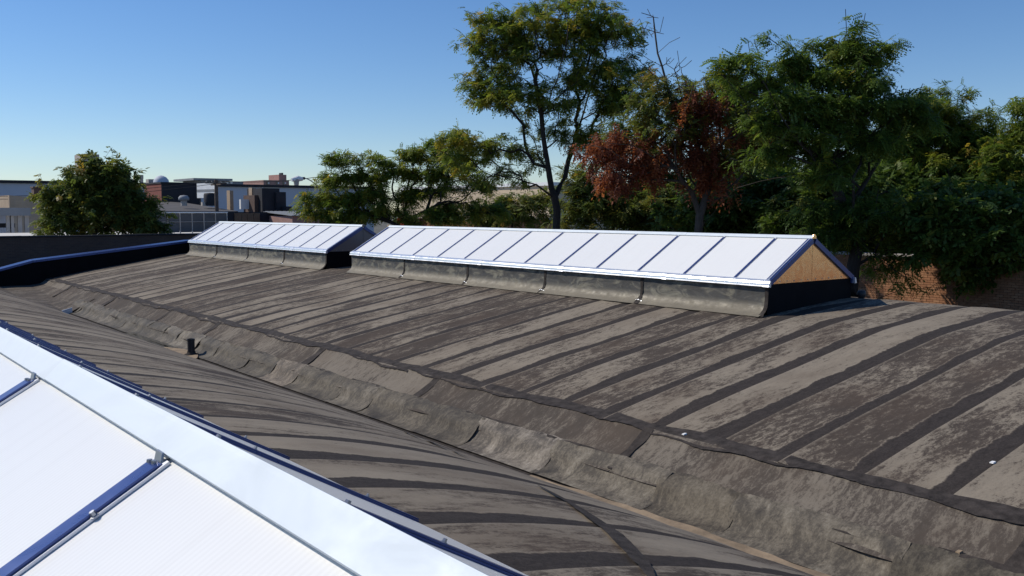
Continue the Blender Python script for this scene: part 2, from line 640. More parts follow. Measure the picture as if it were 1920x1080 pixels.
def sheet_mesh(name, fz, a0, a1, nseg, mat):
    """One felt width following the vault; its far edge lies over the next sheet."""
    mb = MB()
    W = SW + 0.03
    xs = np.linspace(a0, a1, nseg + 1)
    ys = (0.0, 0.45, 0.80, W)
    lift = (0.000, 0.004, 0.008, 0.017)
    n = 0
    for x in xs:
        for y, l in zip(ys, lift):
            mb.v.append((x - a0, y, fz(x) - fz(a0) + l))
        mb.v.append((x - a0, W, fz(x) - fz(a0) + 0.002))
    k = len(ys) + 1
    for i in range(nseg):
        for j in range(k - 1):
            p = i * k + j
            mb.f.append((p, p + k, p + k + 1, p + 1))
    m = mb.mesh(name, mat)
    return m


mesh_f = sheet_mesh('roof_sheet', zf, 8.36, 22.35, 44, M['roof_far'])
mesh_n = sheet_mesh('roof_sheet', zn, -6.0, 7.22, 48, M['roof_near'])
rng = random.Random(4)
nb = int((B1 - B0) / SW)
for i in range(nb):
    b = B1 - (i + 1) * SW - 0.02
    bf_ = 6.86 - .93 + SW * (int((B1 - 6.86) / SW) - i)
    link('roof_sheet', mesh_f, vf, (8.36 + rng.uniform(-.03, .03), bf_, zf(8.36) + rng.uniform(0, .002)))
    link('roof_sheet', mesh_n, vn, (-6.0, b, zn(-6.0) + rng.uniform(0, .002)))

# lower cant of the far vault, in long lengths laid along the gutter
CANT = [(A_BR + .10, zf(A_BR + .10) + .006), (A_BR - .06, zf(A_BR - .06) + .012), (8.20, -2.815 + H), (8.02, -2.91 + H), (7.84, -3.005 + H), (A_GT, Z_GT + .005)]


def cant_mesh(L, seed):
    r = np.random.RandomState(seed)
    mb = MB()
    n = max(6, int(L / 0.3))
    prof = CANT
    ph = r.uniform(0, 6, 3)
    for i in range(n + 1):
        y = L * i / n
        for j, (x, z) in enumerate(prof):
            k = j / (len(prof) - 1)
            mb.v.append((x + .018 * k * math.sin(1.7 * y + ph[0]) + .01 * k * math.sin(4.3 * y + ph[1]), y, z + .008 * math.sin(2.1 * y + ph[2] + j) * k + 0.006 * i / n - .012 * k))
    kk = len(prof)
    for i in range(n):
        for j in range(kk - 1):
            p = i * kk + j
            mb.f.append((p, p + 1, p + kk + 1, p + kk))
    return mb.mesh('cant_sheet', M['cant'], True)


joints = [B0, -2.7, 3.3, 7.85, 12.5, 16.55, 22.0, 25.5, 30.7, 36.3, B1]
for i in range(len(joints) - 1):
    L = joints[i + 1] - joints[i] + .06
    link('cant_sheet', cant_mesh(L, i), vf, (0, joints[i], 0))
    # tarred cross joint
    mb = MB()
    w = 0.07 + 0.04 * rng.random()
    prof = [(x + .01, z + .024) for x, z in CANT[1:]]
    for j, (x, z) in enumerate(prof):
        ww = w * (1 + .35 * rng.uniform(-1, 1))
        mb.v += [(x, -ww + rng.uniform(-.03, .03), z), (x, ww, z)]
    for j in range(len(prof) - 1):
        mb.f.append((2 * j, 2 * j + 1, 2 * j + 3, 2 * j + 2))
    if i:
        mb.build('seam_strip', M['tar'], vf, (0, joints[i], 0))


def wavy_strip(x_c, fz, L, w0, w1, seed, lift=.03):
    r = np.random.RandomState(seed)
    mb = MB()
    n = int(L / 0.07)
    ph = r.uniform(0, 6.28, 6)
    for i in range(n + 1):
        y = L * i / n
        up = w1 * (1 + .22 * math.sin(1.9 * y + ph[0]) + .14 * math.sin(5.3 * y + ph[1]) + .06 * r.uniform(-1, 1))
        dn = w0 * (1 + .25 * math.sin(1.3 * y + ph[2]) + .14 * math.sin(6.1 * y + ph[3]) + .06 * r.uniform(-1, 1))
        for x in (x_c - dn, x_c, x_c + up):
            mb.v.append((x, y, fz(x) + lift))
    for i in range(n):
        for j in range(2):
            p = 3 * i + j
            mb.f.append((p, p + 1, p + 4, p + 3))
    return mb.mesh('seam_strip', M['tar'])


def zbr(a):
    if a > A_BR - .06:
        return zf(a)
    return float(np.interp(a, [c[0] for c in CANT[::-1]], [c[1] for c in CANT[::-1]]))


y = B0
i = 0
while y < B1 - .5:
    L = min(5.6, B1 - y)
    link('seam_strip', wavy_strip(A_BR + .02, zbr, L, .11, .13, 50 + i, .021), vf, (0, y, 0))
    y += L
    i += 1

# broken tar line where the gutter flashing is lapped on to the cant
y = B0
i = 0
while y < 32.0:
    L = 1.2 + 2.0 * rng.random()
    link('seam_strip', wavy_strip(7.80 + rng.uniform(-.03, .05), zbr, L * .8, .03, .035 + .03 * rng.random(), 150 + i, .030), vf, (0, y, 0))
    y += L
    i += 1

# wandering tar repairs on the near vault, crossing the laps
for pts, w in ((((3.3, 3.0), (3.7, 3.5), (4.2, 4.25), (4.75, 5.3), (5.1, 6.1)), .042), (((5.4, 7.6), (5.8, 8.9), (6.2, 10.4)), .03)):
    mb = MB()
    n = 40
    r = np.random.RandomState(int(w * 1000))
    tx = np.linspace(0, 1, len(pts))
    for i in range(n + 1):
        t = i / n
        px, py = np.interp(t, tx, [p[0] for p in pts]), np.interp(t, tx, [p[1] for p in pts])
        ww = w * (0.25 + .8 * min(1, 4 * t, 4 * (1 - t))) * (1 + .3 * math.sin(9 * t + w * 90) + .12 * r.uniform(-1, 1))
        for s in (-1, 1):
            x, y = px + s * ww, py - s * ww * .45
            mb.v.append((x, y, zn(x) + .024))
    for i in range(n):
        mb.f.append((2 * i, 2 * i + 1, 2 * i + 3, 2 * i + 2))
    mb.build('seam_strip', M['tar'], vn)

# valley gutter
GE = 32.9                                # gutter runs up to here, a saddle closes it
gut = MB().box(7.0, 7.7, B0, GE, ZG - .1, ZG).build('gutter', M['tar'], wh)


def flashing(L, seed, tint):
    r = np.random.RandomState(seed)
    mb = MB()
    n = max(5, int(L / .10))
    ph = r.uniform(0, 6.28, 8)
    prof = [(7.86, -2.962), (7.78, -3.003), (7.73, -3.035), (7.68, -3.075), (7.645, -3.13), (7.60, -3.195), (7.53, -3.255), (7.43, -3.288), (7.32, -3.300)]
    nn = len(prof)
    for i in range(n + 1):
        y = L * i / n
        e = 1.0 - 0.55 * math.exp(-(y / .12) ** 2) - .4 * math.exp(-((L - y) / .12) ** 2)
        for j, (x, z) in enumerate(prof):
            k = math.sin(math.pi * (j + .6) / nn)
            dx = .020 * k * (math.sin(2.6 * y + ph[0] + .5 * j) + .6 * math.sin(6.9 * y + ph[1] + .8 * j)) + .008 * r.uniform(-1, 1) * k
            bul = .010 * k * (1 - e)
            if j == 0:
                dx += .05 * math.sin(3.1 * y + ph[2]) + .03 * r.uniform(-1, 1)
            mb.v.append((x + dx - bul, y, z + H + .006 * k * math.sin(4 * y + ph[3] + j) + .014 + bul * .5))
    for i in range(n):
        for j in range(nn - 1):
            p = i * nn + j
            mb.f.append((p, p + 1, p + nn + 1, p + nn))
    o = link('flashing_sheet', mb.mesh('flashing_sheet', M['flash'], True), gut, (0, 0, 0))
    o.color = tint + (1,)
    return o


tints = [(.75, .72, .68), (.95, .93, .90), (.62, .60, .57), (.80, .76, .70), (.7, .67, .62), (1.05, 1.03, 1.0), (.66, .64, .60)]
y = B0
i = 0
rg = random.Random(11)
while y < GE:
    L = rg.uniform(1.0, 1.9)
    tint = tints[rg.randrange(len(tints))]
    if 8.9 < y + L / 2 < 10.3:
        tint = (1.35, 1.33, 1.36)
    if 16 < y + L / 2 < 17.3:
        tint = (1.3, 1.22, 1.18)
    o = flashing(L + .07, 200 + i, tint)
    o.location = (0, y, .004 * (i % 2))
    y += L
    i += 1

# saddle closing the gutter at the parapet
sad = MB()
n = 14
for i in range(n):
    t0, t1 = i / n, (i + 1) / n
    rows = []
    for t in (t0, t1):
        yb = GE - .6 + (B1 - GE + .6) * t
        zz = ZG - .02 + (0.42 * t ** 0.8)
        rows.append([(6.0, yb, max(zn(6.0) + .005, zz - .3)), (6.7, yb, max(zn(6.7) + .01, zz)), (7.25, yb, max(zz, ZG)), (7.7, yb, max(zz, Z_GT + .01)), (8.1, yb, max(zz + .02, -2.86 + H))])
    for j in range(4):
        sad.quad(rows[0][j], rows[0][j + 1], rows[1][j + 1], rows[1][j])
sad.build('saddle', M['cant'], wh)
MB().prism([(7.1, ZG), (7.4, ZG), (7.4, ZG + .20), (7.1, ZG + .12)], GE - .62, GE - .58).build('end_flap', M['retainer'], wh)

# far parapet with black membrane upstand and blue coping
par_pts = [(-6.2, -3.0), (-4.5, -2.35), (1.5, -1.32), (4.6, -1.75), (6.72, -2.26), (7.9, -1.96), (14.0, -1.31), (17.0, -1.31), (22.4, -2.3)]
par = MB()
for (x0, z0), (x1, z1) in zip(par_pts[:-1], par_pts[1:]):
    par.hexa([(x0, B1, 0), (x1, B1, 0), (x1, B1 + .3, 0), (x0, B1 + .3, 0), (x0, B1, z0 + H), (x1, B1, z1 + H), (x1, B1 + .3, z1 + H), (x0, B1 + .3, z0 + H)])
pw = par.build('parapet', M['epdm'], wh)
for (x0, z0), (x1, z1) in zip(par_pts[:-1], par_pts[1:]):
    mb = MB()
    mb.hexa([(x0, B1 - .04, z0 + H - .07), (x1 - .012, B1 - .04, z1 + H - .07), (x1 - .012, B1 + .36, z1 + H - .07), (x0, B1 + .36, z0 + H - .07),
             (x0, B1 - .04, z0 + H + .015), (x1 - .012, B1 - .04, z1 + H + .015), (x1 - .012, B1 + .36, z1 + H + .05), (x0, B1 + .36, z0 + H + .05)])
    mb.build('coping', M['navy'], pw)
# near end gable wall
wl = MB()
wl.box(-6.7, 22.4, B0 - .3, B0 - .01, 0, 4.5)
wl.build('end_wall', M['brick_dark'], wh)

# rain water left in the gutter, silt beside it
pud = MB()
pts = []
for i in range(25):
    y = 22.3 + 3.5 * i / 24
    w = .5 + .5 * math.sin(math.pi * i / 24)
    pts.append((y, 7.42 - .04 * math.sin(i * .9) + .05 * w))
for i in range(24):
    pud.quad((7.05, pts[i][0], ZG + .045), (pts[i][1], pts[i][0], ZG + .045), (pts[i + 1][1], pts[i + 1][0], ZG + .045), (7.05, pts[i + 1][0], ZG + .045))
o = pud.build('puddle', M['water'])
tag(o, 'shallow rain water lying in the valley gutter', 'puddle', kind='structure')
sil = MB()
r = np.random.RandomState(3)
for i in range(18):
    y0, y1 = 20.4 + .12 * i, 20.4 + .12 * (i + 1)
    w0 = .30 * math.sin(math.pi * i / 18)
    w1 = .30 * math.sin(math.pi * (i + 1) / 18)
    sil.quad((7.05, y0, ZG + .03), (7.2 + w0, y0, ZG + .055), (7.2 + w1, y1, ZG + .055), (7.05, y1, ZG + .03))
sil.build('silt', M['debris'], wh)
sil = MB()
for i in range(40):
    y0, y1 = 3.6 + .13 * i, 3.6 + .13 * (i + 1)
    w0 = .12 * math.sin(math.pi * i / 40) + .02 * math.sin(i)
    w1 = .12 * math.sin(math.pi * (i + 1) / 40) + .02 * math.sin(i + 1)
    sil.quad((7.05, y0, ZG + .02), (7.23 + w0, y0, ZG + .03), (7.23 + w1, y1, ZG + .03), (7.05, y1, ZG + .02))
sil.build('silt', M['debris'], wh)

# stub vent pipe standing in the gutter
vp = thing('vent_pipe', 'short dark steel pipe stub standing up in the valley gutter', 'pipe', (7.32, 21.1, ZG))
MB().lathe((0, 0, 0), [(.080, 0), (.080, .36), (.086, .36), (.086, .40), (.072, .40), (.072, .16)], 20).build('pipe', M['dark_metal'], vp, smooth=False)
MB().lathe((0, 0, 0), [(.17, .0), (.16, .05), (.10, .07), (.091, .11)], 20).build('collar', M['tar'], vp, smooth=True)

# ------------------------------------------------------------------ skylights
HW, ZE, ZR = 1.36, -1.285 + H, -0.50 + H       # half width, eave and ridge heights
SL = (ZR - ZE) / HW
CA, SA = 1 / math.hypot(1, SL), SL / math.hypot(1, SL)
PW = 1.22


def slope_pt(side, d, h):
    """d metres down the slope from the ridge, h above the glazing plane; side -1 faces the camera."""
    return (side * (d * CA + h * SA), -d * SA + h * CA)


SLEN = HW / CA
_clip = MB()
_clip.hexa([(-.104, -.026, -.042), (-.096, -.026, -.042), (-.096, .034, -.042), (-.104, .034, -.042),
            (-.094, -.014, -.008), (-.087, -.014, -.008), (-.087, .040, -.008), (-.094, .040, -.008)])
_clip.lathe((-.112, .0, -.040), [(0, .012), (.008, .012), (.009, 0)], 6)
_clip.lathe((-.116, .03, -.042), [(0, .012), (.008, .012), (.009, 0)], 6)
_clip.v = [(x * .75 - .025, y * .7, z * .75 - .010) for x, y, z in _clip.v]
MESH_CLIP = _clip.mesh('clip', M['steel'])
_b = MB()
_b.lathe((0, 0, 0), [(.0, .012), (.006, .012), (.007, .003), (.011, .002), (.011, 0)], 6)
MESH_BOLT = _b.mesh('bolt', M['steel'])


def zn_(a):
    return zn(a)


def skylight(label, xc, y0, y1, first_bar, gable_mat, end_near=True, curb_seams=3, fz=zf):
    """y0 near end, y1 far end; x across, ridge over x=0; origin at the ridge's near end on the roof crown."""
    base = ZC
    L = y1 - y0
    t = thing('ridge_skylight', label, 'skylight', (xc, y0, base), 'long ridge skylights on the vaulted roofs')
    zr, ze = ZR - base, ZE - base
    # curb: four upstands
    cx = HW - .045
    cb = MB()
    cb.box(-cx, cx, .03, .09, -.5, ze - .01)
    cb.box(-cx, cx, L - .09, L - .03, -.5, ze - .01)
    cb.box(-cx, -cx + .06, .09, L - .09, -.5, ze - .01)
    cb.box(cx - .06, cx, .09, L - .09, -.5, ze - .01)
    curb = cb.build('curb', M['epdm'], t)
    # weathered flashing skirts on the long sides
    edges = [0.03 + (L - .06) * i / curb_seams for i in range(curb_seams + 1)]
    rr = random.Random(int(L * 10))
    for side in (-1, 1):
        zb = base - fz(xc + side * cx)
        zo = fz(xc + side * (cx + .20)) - base
        for i in range(curb_seams):
            a, b = edges[i], edges[i + 1] - .006
            n = max(6, int((b - a) / .25))
            mb = MB()
            pr = [(cx + .004, ze - .02), (cx + .010, ze - .12), (cx + .012, -zb + .20), (cx + .045, -zb + .115), (cx + .11, -zb + .055), (cx + .20, zo + .020)]
            ph = rr.uniform(0, 6)
            for q in range(n + 1):
                y = a + (b - a) * q / n
                for j, (px, pz) in enumerate(pr):
                    wob = .008 * math.sin(3 * y + ph + j) + .006 * rr.uniform(-1, 1) if 0 < j else 0
                    if j == 5:
                        wob += .05 * rr.uniform(-1, 1)
                    mb.v.append((side * (px + abs(wob)), y - (a), pz + (0.004 * (i % 2) if j > 3 else 0)))
            for q in range(n):
                for j in range(5):
                    p = q * 6 + j
                    mb.f.append((p, p + 1, p + 7, p + 6) if side > 0 else (p, p + 6, p + 7, p + 1))
            fl = mb.build('curb_flashing', M['curb'], t, (0, a, 0), True)
            # tarred / silvered lap at the joint
            dab = MB()
            for j in range(7):
                an = j / 6
                hw = .035 + .06 * max(0, an - .55) + .012 * rr.uniform(-1, 1)
                jj = min(4, int(an * 5))
                f_ = an * 5 - jj
                px = pr[jj][0] * (1 - f_) + pr[jj + 1][0] * f_
                pz = pr[jj][1] * (1 - f_) + pr[jj + 1][1] * f_
                dab.v += [(side * (px + .016), -hw, pz + .004), (side * (px + .016), hw, pz + .004)]
            for j in range(6):
                dab.f.append((2 * j, 2 * j + 2, 2 * j + 3, 2 * j + 1) if side < 0 else (2 * j, 2 * j + 1, 2 * j + 3, 2 * j + 2))
            dab.build('lap', M['tar'], fl, (0, 0, 0))
            if side < 0 and i in (1, 2, 3, 4):
                db = MB()
                db.tube([(-(cx + .12), -.10, -zb + .045), (-(cx + .10), .02, -zb + .055), (-(cx + .10), .14, -zb + .047)], [.012, .028, .010], 6)
                db.build('silver_patch', M['silver_dab'], fl)
    # glazing bars and panels
    bars = []
    y = first_bar
    while y < L - .12:
        bars.append(y)
        y += PW
    lines = [.045] + bars + [L - .045]
    for side in (-1, 1):
        for a, b in zip(lines[:-1], lines[1:]):
            mb = MB()
            p = [slope_pt(side, d, h) for d, h in ((.02, -.035), (SLEN - .03, -.035), (SLEN - .03, 0), (.02, 0))]
            if side > 0:
                p = p[::-1]
            mb.prism([(q[0], q[1] + zr) for q in p][::-1], 0, b - a - .012)
            mb.build('panel', M['panel'], t, (0, a + .006, 0))
        for yb in bars:
            d0, d1 = .054, SLEN - .03
            mb = MB()
            p = [slope_pt(side, d, h) for d, h in ((d0, .001), (d1, .001), (d1, .008), (d0, .008))]
            if side > 0:
                p = p[::-1]
            mb.prism([(q[0], q[1] + zr) for q in p][::-1], -.032, .032)
            bar = mb.build('bar', M['retainer' if side < 0 else 'navy'], t, (0, yb, 0))  # side away from the camera gets the mirrored sky as its colour
            mb = MB()
            p = [slope_pt(side, d, h) for d, h in ((d0 + .012, .009), (d1, .009), (d1, .015), (d0 + .03, .015))]
            if side > 0:
                p = p[::-1]
            mb.prism([(q[0], q[1] + zr) for q in p][::-1], -.025, .025)
            mb.build('bar_cap', M['navy'], bar)
            for d in (.22, .75, 1.28):
                q = slope_pt(side, d, .015)
                bo = link('bolt', MESH_BOLT, bar, (q[0], -.028 if side < 0 else .0, q[1] + zr - (.010 if side < 0 else 0)))
                bo.rotation_euler = (0, math.atan(SL) * side, 0)
            cl = link('clip', MESH_CLIP, bar, (-.038 * side, 0, zr + .010))
            if side > 0:
                cl.rotation_euler.z = math.pi
    # ridge: white capping to the camera side, on the other a rail coloured with mirrored sky blue
    y = 0.0
    k = 0
    while y < L - .01:
        l = min(3.05, L - y)
        mb = MB()
        n1 = slope_pt(-1, .050, .012)
        n2 = slope_pt(-1, .050, .019)
        n3 = slope_pt(-1, -.014, .036)
        n4 = slope_pt(1, .016, .040)
        n5 = slope_pt(1, .016, .016)
        mb.prism([(q[0], q[1] + zr) for q in (n1, n5, n4, (0.004, .046), n3, n2)], 0, l - .004)
        mb.build('ridge_cap', M['cap'], t, (0, y, .002 * (k % 2)))
        mb = MB()
        n1 = slope_pt(1, .020, .004)
        n2 = slope_pt(1, .150, .004)
        n3 = slope_pt(1, .150, .026)
        n4 = slope_pt(1, .020, .038)
        mb.prism([(q[0], q[1] + zr) for q in (n1, n2, n3, n4)], 0, l - .004)
        rl = mb.build('ridge_rail', M['navy'], t, (0, y, 0))
        for q in range(int(l / .61)):
            p = slope_pt(1, .09, .031)
            bo = link('bolt', MESH_BOLT, rl, (p[0], .2 + .61 * q, p[1] + zr))
            bo.rotation_euler = (0, math.atan(SL), 0)
        y += l
        k += 1
    for ye in (-.012, L):
        MB().prism([(-.05, zr - .012), (.05, zr - .012), (.056, zr + .022), (.03, zr + .063), (-.03, zr + .063), (-.056, zr + .022)], ye, ye + .012).build('end_cap', gable_mat, t)
    # eave rails: a stepped extrusion in lengths with splice plates
    for side in (-1, 1):
        y = 0.0
        k = 0
        while y < L - .01:
            l = min(3.05 if k else 2.4, L - y)
            e = HW
            pr = [(e - .06, ze - .055), (e + .028, ze - .055), (e + .034, ze - .045), (e + .020, ze - .030), (e + .016, ze + .012), (e - .002, ze + .040), (e - .030, ze + .052), (e - .075, ze + .074), (e - .085, ze + .062), (e - .06, ze + .03)]
            dz = -.05 if side > 0 else 0
            pr = [(side * (x + dz * .4), z + dz) for x, z in pr]
            if side < 0:
                pr = pr[::-1]
            mb = MB().prism(pr, 0, l - .006)
            er = mb.build('eave_rail', M['rail' if side < 0 else 'navy'], t, (0, y, .0015 * (k % 2)))  # silver towards the camera, mirrored sky coloured in on the other side
            sp_ = [(e - .03, ze - .060), (e + .033, ze - .060), (e + .040, ze - .048), (e + .026, ze - .028), (e + .021, ze + .014), (e + .001, ze + .046), (e - .030, ze + .058)]
            sp_ = [(side * (x + dz * .4), z + dz) for x, z in sp_]
            if side < 0:
                sp_ = sp_[::-1]
            MB().prism(sp_, -.05, .08).build('splice_plate', M['retainer'], er)
            y += l
            k += 1
    # gables
    for ye, d in ((.028, -1), (L - .052, 1)):
        for side in (-1, 1):
            mb = MB()
            pr = [(side * .004, ze - .012), (side * (HW - .06), ze - .012), (side * .004, zr - .050)]
            if side < 0:
                pr = pr[::-1]
            mb.prism(pr, ye, ye + .024)
            gb = mb.build('gable_panel', gable_mat, t)
            for q in range(6):
                bo = link('bolt', MESH_BOLT, gb, (side * (.12 + .21 * q), ye if d < 0 else ye + .024, ze + .025))
                bo.rotation_euler = (R(90) if d < 0 else R(-90), 0, 0)
            # end rafters: light retainer between two blue caps
            for off, w, m, h in ((-.012, .040, 'navy', .016), (.030, .024, 'retainer', .030), (.056, .034, 'navy', .024)):
                yy = off if d < 0 else L - off - w
                mb = MB()
                p = [slope_pt(side, dd, hh) for dd, hh in ((.06, -.075 if off < 0 else -.03), (SLEN - .02, -.075 if off < 0 else -.03), (SLEN - .02, h), (.06, h))]
                if side > 0:
                    p = p[::-1]
                mb.prism([(q[0], q[1] + zr) for q in p][::-1], yy, yy + w)
                mb.build('end_rafter', M[m], t)
    return t


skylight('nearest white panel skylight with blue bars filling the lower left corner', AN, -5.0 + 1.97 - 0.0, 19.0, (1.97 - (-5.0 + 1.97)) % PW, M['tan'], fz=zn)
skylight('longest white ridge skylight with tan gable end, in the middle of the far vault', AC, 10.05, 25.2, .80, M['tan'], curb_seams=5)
skylight('shorter white ridge skylight with dark grey gable end, further along the far vault', AC, 26.8, 39.3, .92, M['grey_panel'], curb_seams=4)

# black drain ball by the far curb corner
mb = MB().lathe((0, 0, 0), [(0, .09), (.06, .075), (.085, .02), (.08, -.04), (.05, -.09)], 12)
o = mb.build('roof_drain_cap', M['dark_metal'], None, (16.55, 10.0, zf(16.55) + .09), True)
tag(o, 'small round black drain cap beside the tan gable of the long skylight', 'drain cap')

# scraps lying on the roof
rs = random.Random(21)
for (x, y, col, lab) in ((1283, 818, 'white', 'tiny white scrap on the dark seam below the long skylight'),
                         (1861, 872, 'white', 'tiny white scrap on the dark lap near the right edge'),
                         (1798, 1040, 'debris', 'small tan fallen leaf on the lower cant at the bottom right')):
    d = ray(x, y)
    best = min((abs((d.z * k + H) - (zf(d.x * k) if d.x * k > 8.4 else zbr(max(7.4, d.x * k)))), k) for k in np.linspace(6, 20, 1400))
    p = d * best[1]
    x_, y_ = p.x, p.y
    zz = (zf(x_) if x_ > 8.4 else zbr(x_)) + .05
    mb = MB()
    mb.hexa([(-.03, -.02, 0), (.02, -.025, .004), (.03, .02, .002), (-.02, .025, 0), (-.028, -.018, .012), (.02, -.022, .02), (.028, .018, .015), (-.02, .02, .01)])
    o = mb.build('scrap', M[col], None, (x_, y_, zz - .03))
    tag(o, lab, 'scrap')

# ------------------------------------------------------------------ brick walls near the roof
bw = thing('brick_wall', 'sunlit orange brick wall behind the trees beyond the right end of the roof', 'wall', (28, 0, 0))
WT = -1.46 + H
MB().box(.09, .45, -45, 34, 0, WT).build('wall_core', M['mortar'], bw)
bk = MB().box(-.055, .055, -.099, .099, -.0325, .0325).mesh('brick', M['brick'])
cells = []
row = 0
z = WT - .045
while z > WT - 2.2:
    off = .105 * (row % 2)
    for i in range(-60, 100):
        cells.append((i * .21 + off, z))
    z -= .075
    row += 1
near = sorted(cells, key=lambda c: abs(c[0] - 15.6) / 1.7 + abs(c[1] - (WT - 1.0)) / 1.1)[:300]
ns = set(near)
rb = random.Random(5)
for (y, z) in near:
    link('brick', bk, bw, (.05 + rb.uniform(-.006, .006), y + rb.uniform(-.002, .002), z))
rest = MB()
for (y, z) in cells:
    if (y, z) not in ns:
        dx = rb.uniform(-.006, .006)
        rest.box(-.005 + dx, .10, y - .099, y + .099, z - .0325, z + .0325)
tag(rest.build('brick_courses', M['brick'], bw), kind='stuff')
y = -14.0
while y < 34:
    MB().box(-.07, .52, y, y + 1.19, WT + .002, WT + .075).build('coping', M['concrete'], bw)
    y += 1.2

dw = thing('brick_wall', 'dark shaded brick wall beyond the blue capped parapet at the left', 'wall', (0, 48, 0))
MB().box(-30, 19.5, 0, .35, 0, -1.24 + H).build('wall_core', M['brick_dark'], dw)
x = -30
while x < 19:
    MB().box(x, x + 1.48, -.05, .40, -1.24 + H, -1.17 + H + .01 * math.sin(x)).build('coping', M['black_wall'], dw)
    x += 1.5

# ------------------------------------------------------------------ background buildings


def pxbox(mb, x0, x1, yt, yb, b, d, ground=False):
    """Box whose camera-side face stands at Y=b and covers these picture columns and rows."""
    p = atY(x0, yt, b)
    q = atY(x1, yt, b)
    z1 = atY((x0 + x1) / 2, yt, b).z
    z0 = 0 if ground else atY((x0 + x1) / 2, yb, b).z
    mb.box(p.x, q.x, b, b + d, z0, z1)
    return p.x, q.x, z0, z1


def bldg(name, label, cat, b, group='buildings beyond the roof'):
    return thing(name, label, cat, (0, 0, 0), group)


# long white warehouse
t = bldg('white_warehouse', 'very long low white walled warehouse across the left background', 'building', 160)
p0, p1 = atY(-260, 345, 165), atY(700, 352, 165)
zt = atY(250, 347, 165).z
MB().box(p0.x, p1.x, 165, 230, 0, zt).build('wall', M['white_wall'], t)
MB().box(p0.x - .3, p1.x + .3, 164.6, 230.4, zt + .01, zt + .45).build('roof_edge', M['black_wall'], t)
for i in range(9):
    x = p0.x + (p1.x - p0.x) * (i + .5) / 9
    MB().box(x - .12, x + .12, 164.75, 165.0, 0, zt).build('downpipe', M['white_wall'], t)

# red brick penthouse, its shaded side painted black
t = bldg('penthouse_block', 'red brick rooftop block whose broad shaded side looks almost black', 'building', 105)
mb = MB()
x0, x1, z0, z1 = pxbox(mb, 302, 376, 345, 380, 105, 6.0, True)
mb.build('wall', M['brick_red'], t)
MB().box(x0 + .02, x1 - .02, 104.90, 104.99, 0, z1).build('shade_face', M['black_wall'], t)  # shade put in as a black sheet over the brick
MB().box(x0 - .1, x1 + .1, 104.8, 111.1, z1 + .01, z1 + .18).build('coping', M['black_wall'], t)
MB().lathe(((x0 * .85 + x1 * .15), 107, z1 + .18), [(.85, 0), (.8, .3), (.55, .6), (.25, .75), (0, .8)], 14).build('dome', M['white_wall'], t, smooth=True)
MB().box(x0 - 0.1, x0 + .9, 109, 110, z1 + .18, z1 + .6).build('hatch', M['concrete'], t)

# low building with dark sloping roof, vents and chimneys
t = bldg('dark_roof_building', 'low brick building with a dark sloping roof, two chimneys and roof vents', 'building', 90)
a = atY(285, 394, 88)
c = atY(552, 394, 88)
ze_ = atY(400, 396, 88).z
zr_ = atY(400, 379, 104).z
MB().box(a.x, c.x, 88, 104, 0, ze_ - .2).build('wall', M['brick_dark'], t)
mb = MB().hexa([(a.x, 87.7, ze_ - .15), (c.x - 6, 87.7, ze_ - .15), (c.x - 6, 104, zr_ - .2), (a.x, 104, zr_ - .2), (a.x, 87.7, ze_), (c.x - 6, 87.7, ze_), (c.x - 6, 104, zr_), (a.x, 104, zr_)])
rf = mb.build('roof', M['dark_roof'], t)
for (px, yt, yb, w, b, m) in ((434, 357, 390, .36, 100, 'brick_tan'), (476, 352, 394, .42, 97.5, 'brick_tan')):
    q = atY(px, yt, b)
    zb = atY(px, yb, b).z
    MB().box(q.x - w * .55, q.x + w * .55, b, b + .9, zb - .6, q.z).build('chimney', M[m], rf)
q0, q1 = atY(438, 379, 99.5), atY(473, 382, 99.5)
MB().box(q0.x, q1.x, 97.5, 97.9, q1.z - .6, q1.z + .45).build('white_coping', M['white'], rf)
mb = MB()
pxbox(mb, 491, 524, 353, 410, 95, 4.0)
pxbox(mb, 518, 536, 360, 410, 94.6, 3.4)
mb.build('stair_tower', M['black_wall'], t)
mb = MB()
pxbox(mb, 477, 490.6, 366, 408, 96.0, 3.0)
mb.build('tower_base', M['brick_dark'], t)
mb = MB()
pxbox(mb, 425, 552, 397.5, 425, 87.2, .45, True)
mb.build('parapet_wall', M['black_wall'], t)
mb = MB()
pxbox(mb, 536.5, 547, 387, 400, 93.5, 3)
mb.build('step_parapet', M['black_wall'], t)
for x0, x1 in ((440, 452), (452.6, 463), (463.6, 475), (475.6, 487)):
    mb = MB()
    pxbox(mb, x0, x1, 399.5, 425, 87.05, .12)
    mb.build('board', M['brown_door'], t)
# mushroom vent and barrel vent
q = atY(345, 384, 92)
ve = thing('mushroom_vent', 'pale mushroom roof vent on the dark sloping roof', 'vent', (q.x, 92, q.z - .1), 'vents on the dark sloping roof')
MB().lathe((0, 0, 0), [(.30, 0), (.30, .55)], 12).build('stem', M['concrete'], ve, smooth=True)
MB().lathe((0, 0, 0), [(.30, .5), (.52, .55), (.52, .8), (.35, 1.0), (0, 1.05)], 12).build('hood', M['grey_wall'], ve, smooth=True)
q = atY(395, 384, 92)
ve = thing('barrel_vent', 'squat black barrel shaped roof vent below the white sign panel', 'vent', (q.x, 92, q.z - .1), 'vents on the dark sloping roof')
MB().lathe((0, 0, 0), [(.62, 0), (.66, .3), (.66, 1.1), (.58, 1.25), (0, 1.3)], 14).build('drum', M['black_wall'], ve, smooth=True)
MB().box(-.9, -.4, -.2, .2, 0, .35).build('foot', M['concrete'], ve)

